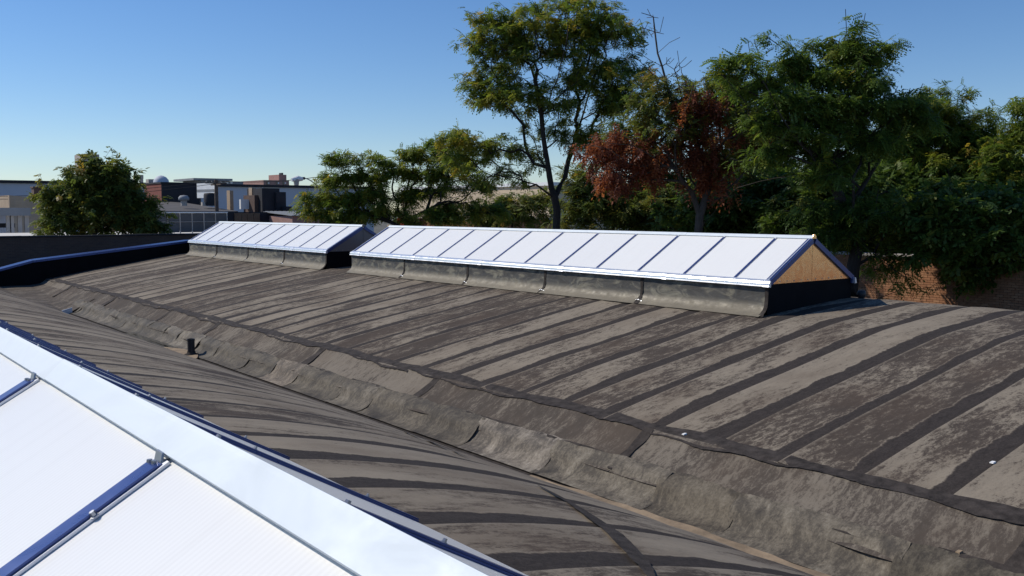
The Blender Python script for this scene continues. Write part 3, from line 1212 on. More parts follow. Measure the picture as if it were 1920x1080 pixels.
# white sign panel with a grey stripe
q = atY(389, 371, 98)
sg = thing('sign_panel', 'white rectangular sign panel with one grey stripe above the dark roof', 'sign', (q.x, 98, q.z), None, R(-80))
hs = 1.55
w_ = 2.0
MB().box(-w_, w_, -.06, .06, 0, hs).build('board', M['white'], sg)
MB().box(-w_ * .98, w_ * .98, -.075, -.062, hs * .40, hs * .58).build('stripe', M['grey_wall'], sg)
for s in (-1.6, 1.6):
    MB().box(s - .05, s + .05, .07, .15, -2.0, hs).build('post', M['dark_metal'], sg)


def power_pole(label, px, yt, b, arm=True, r=.16):
    q = atY(px, yt, b)
    t = thing('utility_pole', label, 'pole', (q.x, b, 0), 'utility poles')
    MB().tube([(0, 0, 0), (0, 0, q.z)], [r * 1.3, r], 8).build('post', M['wood'], t)
    if arm:
        MB().box(-.06, .06, -1.2, 1.2, q.z - .5, q.z - .38).build('crossarm', M['wood'], t)
        MB().box(-1.0, 1.0, -.06, .06, q.z - .36, q.z - .26).build('crossarm', M['wood'], t)
        for s in (-.9, -.4, .4, .9):
            MB().lathe((s, 0, q.z - .26), [(.05, 0), (.06, .08), (.02, .16), (0, .17)], 6).build('insulator', M['concrete'], t)
    return Vector((q.x, b, q.z - .1))


pa = power_pole('utility pole rising beside the white sign panel', 405, 337, 84)
pb = power_pole('utility pole standing at the left edge of the locust trees', 613, 327, 78)


def wire(label, p, q, sag=.5, r=.018):
    pts = []
    for i in range(17):
        t_ = i / 16
        v = p.lerp(q, t_)
        v.z -= sag * 4 * t_ * (1 - t_)
        pts.append(v)
    tag(MB().tube(pts, r, 4).build('overhead_wire', M['dark_metal']), label, 'wire', 'overhead wires')


wire('overhead wire between the two utility poles', pa, pb, .3, .03)
wire('upper overhead wire running left across the white warehouse', atY(-120, 369, 90), pa, .4, .022)
wire('lower overhead wire running left across the white warehouse', atY(-120, 372.5, 90), pa + Vector((0, 0, -.25)), .5, .022)

# flat roofed structures seen over the warehouse
t = bldg('flat_canopy_building', 'grey flat roofed structure just over the white warehouse roof', 'building', 250)
mb = MB()
pxbox(mb, 376, 456, 339.5, 350, 250, 14, True)
mb.build('wall', M['grey_wall'], t)
mb = MB()
pxbox(mb, 363, 436, 334.5, 338.5, 249, 16)
mb.build('canopy', M['grey_wall'], t)
for x in (412, 424, 432):
    mb = MB()
    pxbox(mb, x, x + 4, 341, 344, 249.9, .1)
    mb.build('window', M['white'], t)

t = bldg('pink_brick_building', 'distant stepped pinkish red brick block on the skyline', 'building', 280)
mb = MB()
x0, x1, z0, z1 = pxbox(mb, 494, 542, 338, 352, 280, 18, True)
mb.build('wall', M['brick_pink'], t)
mb = MB()
pxbox(mb, 523, 537, 327.5, 338, 283, 8)
mb.build('upper_storey', M['brick_pink'], t)
mb = MB()
pxbox(mb, 528, 531, 324, 327.4, 284, 2)
mb.build('chimney', M['dark_metal'], t)
for x in (500, 518, 530):
    mb = MB()
    pxbox(mb, x, x + 2.2, 339, 350, 279.9, .15)
    mb.build('window', M['glass'], t)
for x in (502.5, 521, 534):
    mb = MB()
    pxbox(mb, x, x + 2.5, 342, 344.5, 279.9, .15)
    mb.build('window', M['white'], t)

# concrete tower behind the bushy tree, stack, small blocks
t = bldg('concrete_tower', 'plain grey concrete tower top rising behind the bushy tree', 'building', 330)
mb = MB()
pxbox(mb, 154, 186, 289, 320, 330, 10, True)
mb.build('wall', M['concrete'], t)
mb = MB()
pxbox(mb, 170, 172, 285, 288.9, 333, 1)
mb.build('mast', M['dark_metal'], t)
q = atY(265, 328, 240)
t = thing('smoke_stack', 'slender pale smoke stack left of the red rooftop block', 'chimney', (q.x, 240, 0))
MB().lathe((0, 0, 0), [(.75, 0), (.42, q.z - 1), (.5, q.z - .9), (.5, q.z)], 10).build('shaft', M['concrete'], t, smooth=True)
t = bldg('rooftop_plant_room', 'small pale plant room on the skyline right of the bushy tree', 'building', 235)
mb = MB()
x0, x1, z0, z1 = pxbox(mb, 242, 253, 341, 350, 235, 4, True)
mb.build('wall', M['concrete'], t)
mb = MB()
pxbox(mb, 240, 256, 338.5, 341, 234.5, 5)
mb.build('roof', M['white_wall'], t)
q = atY(74, 335, 200)
MB_ = MB().tube([(q.x, 200, 0), (q.x, 200, q.z)], [.25, .14], 6).build('flue', M['grey_wall'])
tag(MB_, 'thin grey flue over the white warehouse at the far left', 'flue')

# left: brick sloping gable, canopy building
t = bldg('sloped_gable_building', 'tan brick building with a sloping parapet and a chimney at the far left', 'building', 84)
q0, q1 = atY(17, 366, 88), atY(98, 386, 88)
zt0, zt1 = q0.z, atY(98, 376, 88).z
MB().hexa([(q0.x, 88, 0), (q1.x, 84, 0), (q1.x, 93, 0), (q0.x, 93, 0), (q0.x, 88, zt0), (q1.x, 84, zt1), (q1.x, 93, zt1), (q0.x, 93, zt0)]).build('wall', M['brick_tan'], t)
q = atY(69, 353, 90)
mb = MB().box(q.x - .32, q.x + .38, 89.6, 90.6, 6, q.z)
ch = mb.build('chimney', M['brick_dark'], t)
MB().box(q.x - .40, q.x + .46, 89.5, 90.7, q.z + .01, q.z + .14).build('chimney_cap', M['brick_dark'], ch)
MB().hexa([(q0.x - .2, 93.1, 0), (q1.x + .2, 93.1, 0), (q1.x + .2, 94, 0), (q0.x - .2, 94, 0), (q0.x - .2, 93.1, zt0), (q1.x + .2, 93.1, zt0 - .05), (q1.x + .2, 94, zt0 - .05), (q0.x - .2, 94, zt0)]).build('rear_parapet', M['black_wall'], t)
t = bldg('canopy_building', 'grey fascia canopy on square posts at the far left edge', 'building', 70)
mb = MB()
x0, x1, z0, z1 = pxbox(mb, -40, 57, 389.5, 404.5, 72, 9)
mb.build('fascia', M['grey_wall'], t)
MB().box(x0, x1, 81, 81.3, 0, z0).build('back_wall', M['white_wall'], t)
for px in (-20, 16, 22, 37, 50):
    q = atY(px, 405, 72.3)
    MB().box(q.x - .13, q.x + .13, 72.3, 72.6, 0, z0).build('post', M['concrete'], t)
mb = MB()
pxbox(mb, -30, 28, 419, 427, 73.5, 1.2)
mb.build('dark_counter', M['black_wall'], t)

# neighbour's pale roof and fence
t = bldg('neighbour_building', 'low building with a pale sunlit flat roof behind the dark brick wall', 'building', 55)
zro = atY(200, 441, 60).z
MB().box(-30, atY(436, 440, 60).x, 53, 70, 0, zro - .05).build('wall', M['white_wall'], t)
MB().box(-30, atY(436, 440, 60).x, 52.8, 70, zro - .04, zro).build('roof', M['pale_roof'], t)
fz0, fz1 = zro + .01, atY(360, 398.5, 62).z
xa, xb = atY(268, 420, 62).x, atY(426, 420, 62).x
t = thing('mesh_fence', 'dark mesh fence with pale rail and posts left of the shorter skylight', 'fence', (xa, 62, fz0))
nF = 7
for i in range(nF + 1):
    x = (xb - xa) * i / nF
    MB().tube([(x, 0, 0), (x, 0, fz1 - fz0)], .035, 6).build('post', M['concrete'], t)
    if i < nF:
        MB().box(x + .04, x + (xb - xa) / nF - .04, .03, .05, .05, fz1 - fz0 - .06).build('mesh_panel', M['mesh'], t)
MB().tube([(-.05, 0, fz1 - fz0), (xb - xa + .05, 0, fz1 - fz0)], .045, 6).build('top_rail', M['white'], t)
MB().tube([(-.05, -.02, (fz1 - fz0) * .55), (xb - xa + .05, -.02, (fz1 - fz0) * .55)], .018, 5).build('mid_wire', M['concrete'], t)

# street lamp
q = atY(600, 347, 74)
h = atY(556, 338, 74)
t = thing('street_lamp', 'street lamp with a curved arm and pale lantern left of the locust trees', 'street lamp', (q.x, 74, 0))
pts = []
for i in range(13):
    k = i / 12
    pts.append((k * (h.x + .6 - q.x), 0, q.z - .3 + (h.z - q.z + .5) * math.sin(k * math.pi / 2)))
MB().tube([(0, 0, 0), (0, 0, q.z - .2)], [.13, .07], 8).build('post', M['dark_metal'], t)
MB().tube(pts, .045, 6).build('arm', M['concrete'], t)
lx = h.x - q.x
MB().tube([(lx + .75, 0, h.z + .18), (lx + .45, 0, h.z + .17)], .12, 8).build('bracket', M['dark_metal'], t)
MB().tube([(lx + .55, 0, h.z + .12), (lx + .1, 0, h.z + .14), (lx - .45, 0, h.z + .02)], [.16, .26, .16], 10).build('lantern', M['white'], t)
MB().lathe((lx - .02, 0, h.z - .42), [(.20, 0), (.26, .5)], 10).build('lens', M['concrete'], t)

# tanks on a stand, shed
for i, (px, lab) in enumerate(((577, 'left one of two dark round tanks on thin legs below the street lamp'), (597, 'right one of two dark round tanks on thin legs, beside the lamp post'))):
    q = atY(px, 391, 76)
    t = thing('dark_tank', lab, 'tank', (q.x, 76, 0), 'dark tanks on legs')
    MB().lathe((0, 0, q.z), [(0, .42), (.3, .38), (.46, .15), (.46, -.15), (.3, -.38), (0, -.42)], 12).build('drum', M['black_wall'], t, smooth=True)
    for s in (-.35, .35):
        MB().tube([(s, 0, 0), (s * .6, 0, q.z - .2)], .05, 5).build('leg', M['dark_metal'], t)
t = bldg('metal_shed', 'low shed with a pale corrugated roof behind the dark tanks', 'shed', 82)
p, q = atY(548, 405, 82), atY(640, 405, 82)
z0 = p.z
MB().box(p.x, q.x, 82, 88, 0, z0).build('wall', M['brick_pink'], t)
n = 24
rfm = MB()
for i in range(n):
    x0 = p.x - .2 + (q.x - p.x + .4) * i / n
    x1 = p.x - .2 + (q.x - p.x + .4) * (i + 1) / n
    e = .05 * (i % 2)
    rfm.hexa([(x0, 81.7, z0), (x1, 81.7, z0), (x1, 88.2, z0 + .35), (x0, 88.2, z0 + .35), (x0, 81.7, z0 + .06 + e), (x1, 81.7, z0 + .06 + e), (x1, 88.2, z0 + .41 + e), (x0, 88.2, z0 + .41 + e)])
rfm.build('roof', M['grey_wall'], t)

# buildings glimpsed between the trees
t = bldg('beige_building', 'long beige walled building glimpsed behind the locust branches', 'building', 110)
bz = H + 2.45
MB().box(60, 78, 70, 98, 0, bz).build('wall', M['beige'], t)
MB().box(59.8, 78.2, 69.8, 98.2, bz + .01, bz + .35).build('coping', M['white'], t)
for i in range(6):
    y = 72.5 + 4.4 * i
    w = MB().box(59.88, 59.97, y, y + 1.6, bz - 4.6, bz - 3.0).build('window', M['glass'], t)
    MB().box(59.80, 59.96, y - .1, y + 1.7, bz - 4.75, bz - 4.61).build('sill', M['white'], w)
q = atX(997, 350, 64)
t = thing('brick_chimney', 'small red chimney stack on the beige building by the tall trunk', 'chimney', (q.x, q.y, 0))
MB().box(-.5, .5, -.5, .5, 9, q.z).build('stack', M['brick_orange'], t)
MB().box(-.6, .6, -.6, .6, q.z + .01, q.z + .15).build('cap', M['concrete'], t)
t = bldg('orange_brick_building', 'low orange brick building with pale coping just above the long skylight', 'building', 60)
p, q = atY(888, 413, 66), atY(1046, 417, 66)
MB().box(p.x, q.x, 66, 76, 0, p.z).build('wall', M['brick_orange'], t)
MB().box(p.x - .1, q.x + .1, 65.9, 76.1, p.z + .01, p.z + .16).build('coping', M['concrete'], t)
for i in range(4):
    x = p.x + (q.x - p.x) * (i + .6) / 4.2
    MB().box(x - .5, x + .5, 65.9, 65.97, p.z - 2.4, p.z - .9).build('window', M['glass'], t)


def car(label, px, py, b, rz):
    q = atY(px, py, b)
    t = thing('red_truck', label, 'truck', (q.x, b, 0), 'red trucks behind the locust branches', rz)
    zt = q.z
    MB().hexa([(-.6, -2.2, .8), (.6, -2.2, .8), (.6, -.6, .8), (-.6, -.6, .8), (-.58, -2.2, zt), (.58, -2.2, zt), (.58, -.6, zt), (-.58, -.6, zt)]).build('box_body', M['red_paint'], t)
    cab = MB().hexa([(-1.05, -3.9, .6), (1.05, -3.9, .6), (1.05, -2.25, .6), (-1.05, -2.25, .6), (-.95, -3.4, 2.4), (.95, -3.4, 2.4), (1.0, -2.25, 2.5), (-1.0, -2.25, 2.5)]).build('cab', M['red_paint'], t)
    MB().hexa([(-.85, -3.80, 1.4), (.85, -3.80, 1.4), (.85, -3.70, 1.4), (-.85, -3.70, 1.4), (-.8, -3.50, 2.25), (.8, -3.50, 2.25), (.8, -3.40, 2.25), (-.8, -3.40, 2.25)]).build('windscreen', M['glass'], cab)
    for sx in (-1.0, 1.0):
        for sy in (-2.9, -1.1):
            MB().tube([(sx - .12, sy, .48), (sx + .12, sy, .48)], .48, 12).build('wheel', M['tyre'], t)


car('left one of two red truck bodies showing under the locust branches', 748, 409, 70, 0)
car('right one of two red truck bodies showing under the locust branches', 764, 409, 71.5, 0)

# ------------------------------------------------------------------ trees


def cuntz(points, trunk_idx_parent, bf, rng_):
    """Connect points (N,3) to the given start nodes; returns parent index array."""
    n0 = len(trunk_idx_parent)
    N = len(points)
    parent = np.full(N, -1)
    parent[:n0] = trunk_idx_parent
    path = np.zeros(N)
    for i in range(1, n0):
        p = parent[i]
        path[i] = path[p] + np.linalg.norm(points[i] - points[p])
    best = np.full(N, 1e9)
    bp = np.zeros(N, int)
    for i in range(n0):
        d = np.linalg.norm(points - points[i], axis=1) + bf * path[i]
        m = d < best
        best[m] = d[m]
        bp[m] = i
    done = np.zeros(N, bool)
    done[:n0] = True
    best[:n0] = 1e9
    for _ in range(N - n0):
        j = int(np.argmin(best))
        parent[j] = bp[j]
        path[j] = path[bp[j]] + np.linalg.norm(points[j] - points[bp[j]])
        done[j] = True
        best[j] = 1e9
        d = np.linalg.norm(points - points[j], axis=1) + bf * path[j]
        m = (d < best) & (~done)
        best[m] = d[m]
        bp[m] = j
    return parent, path


def frond_template(pairs, ll, lw, droop):
    V, F = [], []
    for k in range(pairs + 1):
        u = (k + 1) / (pairs + 1)
        cx_ = u
        cz_ = -droop * u * u
        sides = (-1, 1) if k < pairs else (0,)
        for s in sides:
            if s:
                d = np.array([0.45, s * 0.85, -0.30])
            else:
                d = np.array([0.9, 0, -0.6])
            d = d / np.linalg.norm(d)
            side = np.array([d[1], -d[0], 0.0])
            side = side / (np.linalg.norm(side) + 1e-9)
            b = np.array([cx_, 0, cz_])
            n = len(V)
            V += [b, b + d * ll * .5 + side * lw, b + d * ll, b + d * ll * .5 - side * lw]
            F.append((n, n + 1, n + 2, n + 3))
    return np.array(V), np.array(F)


T_FROND = frond_template(4, .42, .095, .45)
T_HANG = frond_template(3, .5, .12, 1.1)
T_BROAD = frond_template(3, .62, .17, .35)
T_OPEN = frond_template(5, .36, .075, .5)


def leaves_mesh(name, tmpl, pos, dirs, scale, tint, mat, rs):
    V, F = tmpl
    n, k = len(pos), len(V)
    d = dirs / (np.linalg.norm(dirs, axis=1, keepdims=True) + 1e-9)
    up = np.tile(np.array([0, 0, 1.0]), (n, 1)) + rs.normal(0, .35, (n, 3))
    s = np.cross(up, d)
    s /= (np.linalg.norm(s, axis=1, keepdims=True) + 1e-9)
    u = np.cross(d, s)
    co = pos[:, None, :] + scale[:, None, None] * (V[None, :, 0:1] * d[:, None, :] + V[None, :, 1:2] * s[:, None, :] + V[None, :, 2:3] * u[:, None, :])
    co = co.reshape(-1, 3)
    fc = (F[None] + (np.arange(n) * k)[:, None, None]).reshape(-1)
    m = bpy.data.meshes.new(name)
    nf = n * len(F)
    m.vertices.add(len(co))
    m.vertices.foreach_set('co', co.astype(np.float32).ravel())
    m.loops.add(nf * 4)
    m.loops.foreach_set('vertex_index', fc.astype(np.int32))
    m.polygons.add(nf)
    m.polygons.foreach_set('loop_start', (np.arange(nf) * 4).astype(np.int32))
    m.update(calc_edges=True)
    at = m.attributes.new('tint', 'FLOAT', 'POINT')
    at.data.foreach_set('value', np.repeat(tint, k).astype(np.float32))
    m.materials.append(mat)
    return m


def branches_mesh(name, P, parent, rad, mat):
    mb = MB()
    N = len(P)
    kids = [[] for _ in range(N)]
    for i in range(N):
        if parent[i] >= 0:
            kids[parent[i]].append(i)
    # split into chains following the thickest child
    heads = [(0, -1)]
    while heads:
        i, fr = heads.pop()
        chain = ([fr] if fr >= 0 else []) + [i]
        while kids[chain[-1]]:
            ks = sorted(kids[chain[-1]], key=lambda q: -rad[q])
            for q in ks[1:]:
                heads.append((q, chain[-1]))
            chain.append(ks[0])
        pts = [Vector(P[q]) for q in chain]
        rr = [rad[q] for q in chain]
        if fr >= 0:
            rr[0] = min(rr[0], rr[1] * 1.15)
        if len(pts) > 1:
            seg = 9 if max(rr) > .09 else (5 if max(rr) > .025 else 3)
            mb.tube(pts, rr, seg, False)
    return mb.mesh(name, mat, True)


def tree(name, label, base_px, w, limbs, lobes, seed, leaf='leaf_locust', tmpl=T_FROND, group='trees beyond the roof', bark='bark',
         npts=900, fronds=9, fscale=(.20, .34), tip_r=.0075, gam=.44, flat=.45, bf=.35, clump=.42, depthk=.9, per=9, tint_shift=0.0):
    """limbs: polylines in picture columns/rows at depth w (+offset); lobes: (px, py, rx, ry, weight[, leafkey])."""
    rs = np.random.RandomState(seed)
    b = atW(base_px[0], base_px[1], w)
    org = np.array([b.x, b.y, 0.0])
    k = w / FPX
    fw = np.array([st, ct, 0.0])
    rt = np.array([ct, -st, 0.0])
    P = [np.array([b.x, b.y, -0.1])]
    par = [-1]
    zb = b.z
    nst = max(2, int(zb / 1.2))
    for i in range(1, nst + 1):
        P.append(np.array([b.x + rs.normal(0, .03), b.y + rs.normal(0, .03), zb * i / nst]))
        par.append(len(P) - 2)
    trunk_top = len(P) - 1
    for limb in limbs:
        prev = None
        start = limb[0]
        q = np.array(atW(start[0], start[1], w + (start[2] if len(start) > 2 else 0)))
        dd = [np.linalg.norm(q - pp) for pp in P]
        prev = int(np.argmin(dd))
        pts = [P[prev]] + [np.array(atW(c[0], c[1], w + (c[2] if len(c) > 2 else 0))) for c in limb[1:]]
        for a, c in zip(pts[:-1], pts[1:]):
            n = max(1, int(np.linalg.norm(c - a) / .45))
            for i in range(1, n + 1):
                P.append(a + (c - a) * i / n + rs.normal(0, .035, 3) * (i < n))
                par.append(prev)
                prev = len(P) - 1
    n0 = len(P)
    tot = sum(l[2] * l[3] * l[4] for l in lobes)
    kinds = []
    for l in lobes:
        px, py, rx, ry, wt = l[:5]
        key = l[5] if len(l) > 5 else leaf
        n = max(6, int(npts * rx * ry * wt / tot))
        ncl = max(3, n // per)
        c0 = np.array(atW(px, py, w + rs.uniform(-.3, .3)))
        u = rs.normal(0, 1, (ncl, 3))
        u /= np.linalg.norm(u, axis=1, keepdims=True)
        rad = rs.uniform(.15, 1, (ncl, 1)) ** .5
        u *= rad
        cen = c0 + u[:, :1] * rx * k * rt + u[:, 1:2] * rx * k * depthk * fw + u[:, 2:] * ry * k * np.array([0, 0, 1.0])
        ii = rs.randint(0, ncl, n)
        off = rs.normal(0, 1, (n, 3)) * np.array([clump, clump, clump * flat])
        for q in cen[ii] + off:
            if q[2] > .6:
                P.append(q)
                kinds.append(key)
    P = np.array(P)
    parent, path = cuntz(P, np.array(par), bf, rs)
    N = len(P)
    cnt = np.zeros(N)
    order = np.argsort(-path)
    hask = np.zeros(N, int)
    for i in range(N):
        if parent[i] >= 0:
            hask[parent[i]] += 1
    cnt[hask == 0] = 1
    for i in order:
        if parent[i] >= 0:
            cnt[parent[i]] += cnt[i]
    rad = tip_r * np.maximum(cnt, 1) ** gam
    # flare at the root
    rad[0] *= 1.35
    t = thing(name, label, 'tree', (b.x, b.y, 0), group)
    L0 = P - org
    link('trunk', branches_mesh('trunk', L0, parent, rad, M[bark]), t)
    # leaves on the twigs
    kinds = np.array(['-'] * n0 + kinds)
    for key in sorted(set(kinds) - {'-', 'bare'}):
        sel = np.where((kinds == key) & (cnt <= 7))[0]
        if not len(sel):
            continue
        idx = np.repeat(sel, fronds)
        tt = rs.uniform(-.25, 1.0, (len(idx), 1))
        p0 = L0[parent[idx]]
        p1 = L0[idx]
        seg = p1 - p0
        seg *= np.minimum(1, .55 / (np.linalg.norm(seg, axis=1, keepdims=True) + 1e-6))
        pos = p1 - seg * (1 - tt) + rs.normal(0, .06, (len(idx), 3))
        dr = seg / (np.linalg.norm(seg, axis=1, keepdims=True) + 1e-6) * .5 + rs.normal(0, .6, (len(idx), 3))
        dr[:, 2] = dr[:, 2] * .5 - (.75 if key == 'leaf_red' else .12)
        sc = rs.uniform(fscale[0], fscale[1], len(idx))
        nodet = rs.normal(0, .16, N)
        tint = np.clip(.45 + tint_shift + nodet[idx] + .5 * nodet[parent[idx]] + rs.normal(0, .12, len(idx)), 0, 1)
        tm = T_HANG if key == 'leaf_red' else tmpl
        link('crown', leaves_mesh('crown', tm, pos, dr, sc, tint, M[key], rs), t)
    return t


tree('locust_tree', 'tallest honey locust with an open green crown and dark forked trunk', (1041, 395), 38.0,
     [[(1041, 395), (1040, 372), (1030, 330), (1022, 280), (1015, 215), (1003, 150), (985, 90, -1)],
      [(1042, 375), (1060, 330, .6), (1075, 275, .8), (1090, 225, 1), (1112, 160, 1.5), (1125, 100, 2)],
      [(1038, 372), (1005, 346, -.6), (965, 333, -1), (925, 326, -1.5), (890, 310, -2)],
      [(1030, 330), (990, 250, 1.5), (960, 190, 2), (935, 130, 2)],
      [(1075, 275), (1120, 235, -.8), (1165, 205, -1.2), (1190, 180, -1.5)],
      [(1015, 215), (1045, 150, -1.2), (1060, 90, -1.6), (1065, 40, -1.6)]],
     [(930, 75, 60, 55, 1), (1000, 40, 80, 45, 1.1), (1075, 35, 80, 45, 1.1), (1130, 85, 65, 55, 1), (1185, 60, 30, 25, .7), (915, 150, 45, 45, 1.0),
      (985, 120, 70, 50, 1.0), (1070, 120, 70, 50, .95), (1145, 150, 50, 45, .8), (930, 195, 55, 36, .85), (1010, 190, 70, 45, .75), (1100, 195, 65, 45, .75),
      (1165, 200, 50, 40, .8), (870, 268, 55, 30, 1.2), (940, 275, 60, 34, .9), (1010, 265, 60, 36, .5), (1110, 262, 60, 34, .6), (895, 318, 60, 26, .7), (975, 330, 50, 24, .5), (1165, 140, 45, 40, .9)],
     1, npts=2250, fronds=8, fscale=(.19, .31), tip_r=.0080, clump=.32, per=11, tint_shift=.14)

tree('locust_tree', 'low spreading honey locust with layered sprays right of the street lamp', (757, 428), 48.0,
     [[(757, 428), (775, 408), (800, 395), (808, 370), (806, 335, .5), (800, 300, .8)],
      [(757, 428), (730, 415), (700, 405), (660, 398), (625, 390)],
      [(800, 395), (840, 372, -1), (880, 365, -1.4), (915, 360, -1.5)],
      [(730, 415), (722, 370, 1), (712, 330, 1), (690, 300, 1)],
      [(806, 335), (840, 300, -1), (870, 275, -1.2)]],
     [(650, 300, 34, 12, 1), (690, 292, 26, 9, .8), (635, 335, 44, 14, .9), (700, 330, 50, 14, .8), (745, 312, 44, 14, 1), (785, 290, 44, 14, 1), (835, 268, 40, 13, 1), (800, 325, 60, 16, .9), (850, 300, 50, 16, .9),
      (605, 372, 36, 16, 1), (665, 368, 55, 16, 1), (735, 358, 60, 16, 1), (820, 360, 55, 14, .6), (880, 345, 45, 14, .7), (590, 395, 30, 12, .9), (650, 400, 55, 12, 1), (725, 395, 60, 12, .9), (800, 400, 50, 10, .9), (870, 385, 50, 12, .9), (640, 416, 50, 9, .9), (760, 412, 45, 9, .8), (840, 408, 50, 9, .9), (920, 395, 40, 14, .8)],
     2, npts=1750, fronds=8, fscale=(.22, .36), clump=.34, per=14, tip_r=.0095, tint_shift=.10, group='trees beyond the roof')

tree('dying_locust_tree', 'half dead leaning locust with hanging rust red leaves and bare top twigs', (1308, 450), 33.0,
     [[(1308, 450), (1322, 415, -.5), (1350, 382, -1.2), (1382, 352, -2), (1425, 340, -2.6), (1490, 330, -3)],
      [(1308, 450), (1312, 405), (1298, 362, .2), (1268, 318, -.3), (1225, 295, -1), (1180, 272, -1.4), (1135, 268, -1.6)],
      [(1312, 405), (1328, 350, .3), (1322, 300, .3), (1290, 252, .2), (1262, 205), (1248, 150), (1233, 100), (1228, 60), (1225, 32)],
      [(1322, 300), (1360, 262, -.6), (1410, 240, -1), (1450, 215, -1.2)],
      [(1262, 205), (1215, 180, .8), (1190, 150, 1)],
      [(1233, 100), (1255, 80, .4), (1275, 70, .5)], [(1240, 130), (1200, 100, .3), (1175, 90, .3)],
      [(1248, 150), (1275, 130, .2), (1270, 95, .2)], [(1382, 352), (1410, 305, -2.2), (1460, 270, -2.4), (1500, 225, -2.4)]],
     [(1180, 275, 60, 28, .62, 'leaf_red'), (1165, 320, 44, 34, .55, 'leaf_red'), (1120, 290, 32, 18, .5, 'leaf_red'), (1225, 310, 40, 34, .4, 'leaf_red'), (1310, 195, 48, 32, .42, 'leaf_red'), (1315, 250, 58, 42, .5, 'leaf_red'),
      (1340, 310, 44, 46, .5, 'leaf_red'), (1390, 250, 50, 28, .3, 'leaf_red'), (1455, 200, 34, 20, .3, 'leaf_red'),
      (1225, 70, 34, 40, .16, 'bare'), (1240, 110, 44, 34, .2, 'bare'), (1200, 120, 30, 30, .16, 'bare'), (1400, 300, 70, 40, .25, 'bare'), (1250, 190, 50, 40, .2, 'bare'),
      (1200, 180, 40, 40, .6, 'leaf_autumn'), (1265, 185, 44, 30, .55, 'leaf_autumn'), (1340, 170, 50, 26, .7, 'leaf_autumn'), (1240, 250, 50, 40, .45, 'leaf_autumn'), (1400, 200, 50, 34, .8, 'leaf_autumn'), (1430, 255, 50, 34, .7, 'leaf_autumn'), (1370, 290, 50, 34, .35, 'leaf_autumn')],
     3, npts=1400, fronds=6, fscale=(.20, .32), clump=.30, per=12, tip_r=.0105, bark='bark_pale', gam=.42, flat=.9)

tree('locust_tree', 'broad dark green locust with feathery upward sprays right of the red leaves', (1598, 500), 28.0,
     [[(1598, 500), (1610, 450), (1585, 400), (1560, 340), (1540, 280), (1545, 220), (1560, 150), (1575, 90)],
      [(1560, 340), (1500, 270, -1), (1460, 210, -1.4), (1430, 150, -1.6)],
      [(1540, 280), (1590, 220, .8), (1630, 170, 1), (1650, 130, 1)],
      [(1585, 400), (1630, 330, .6), (1670, 270, .8), (1690, 220, .8)],
      [(1500, 270), (1440, 250, -.4), (1390, 235, -.6)], [(1598, 470), (1620, 460, -.5), (1650, 485, -.8), (1700, 522, -.8)]],
     [(1400, 112, 60, 20, .8), (1435, 72, 26, 12, .4), (1375, 135, 40, 14, .6), (1695, 225, 45, 34, 1), (1680, 180, 34, 20, .8), (1425, 150, 60, 26, .9), (1480, 120, 40, 28, .8), (1590, 50, 46, 10, .45), (1545, 78, 60, 20, .8), (1610, 95, 75, 24, .9),
      (1555, 130, 80, 34, 1), (1640, 145, 55, 30, .9), (1500, 185, 70, 38, 1), (1590, 190, 80, 40, 1), (1670, 195, 40, 26, .8), (1440, 225, 60, 32, .7), (1540, 250, 80, 42, 1),
      (1630, 260, 70, 45, 1), (1480, 290, 60, 34, .6), (1570, 320, 70, 45, .9), (1635, 385, 45, 34, .8), (1640, 455, 34, 24, .7), (1560, 395, 60, 40, .9, 'leaf_dark'), (1610, 425, 55, 32, .9, 'leaf_dark'), (1530, 440, 50, 22, .8, 'leaf_dark'), (1680, 410, 50, 40, .7, 'leaf_dark'), (1660, 495, 30, 14, .8), (1705, 528, 30, 8, .7)],
     4, npts=1900, fronds=8, fscale=(.22, .36), tmpl=T_OPEN, clump=.30, flat=.35, per=14, tip_r=.0105, tint_shift=-.15, leaf='leaf_locust')

tree('locust_tree', 'yellow tinged locust sloping down behind the broad dark locust', (1765, 470), 34.0,
     [[(1765, 470), (1770, 400), (1765, 320), (1770, 250), (1775, 205)],
      [(1770, 400), (1820, 320, .6), (1850, 265, .8)], [(1765, 320), (1720, 260, -.6), (1700, 215, -.6)]],
     [(1770, 192, 48, 20, .9), (1725, 212, 44, 24, 1.2), (1700, 240, 40, 30, 1.1), (1745, 205, 34, 16, 1), (1820, 225, 48, 24, .9), (1855, 245, 28, 18, .7), (1750, 250, 70, 36, 1), (1815, 275, 55, 32, .9), (1690, 270, 50, 40, .9), (1760, 310, 80, 40, 1), (1840, 320, 40, 34, .7)],
     5, npts=1500, fronds=8, tmpl=T_OPEN, clump=.32, per=12, tint_shift=.06, leaf='leaf_locust')

tree('locust_tree', 'locust cut off by the right edge of the picture', (1925, 480), 32.0,
     [[(1925, 480), (1915, 400), (1905, 320), (1925, 250), (1930, 190)], [(1905, 320), (1880, 280, .4)], [(1915, 400), (1960, 320, .6)]],
     [(1925, 190, 18, 22, .8), (1900, 245, 30, 26, .9), (1950, 240, 50, 50, .9), (1885, 290, 36, 32, .9), (1940, 320, 60, 50, .9), (1885, 350, 40, 36, .9)],
     6, npts=900, fronds=8, tmpl=T_OPEN, clump=.30, per=13, tint_shift=.06, leaf='leaf_locust')

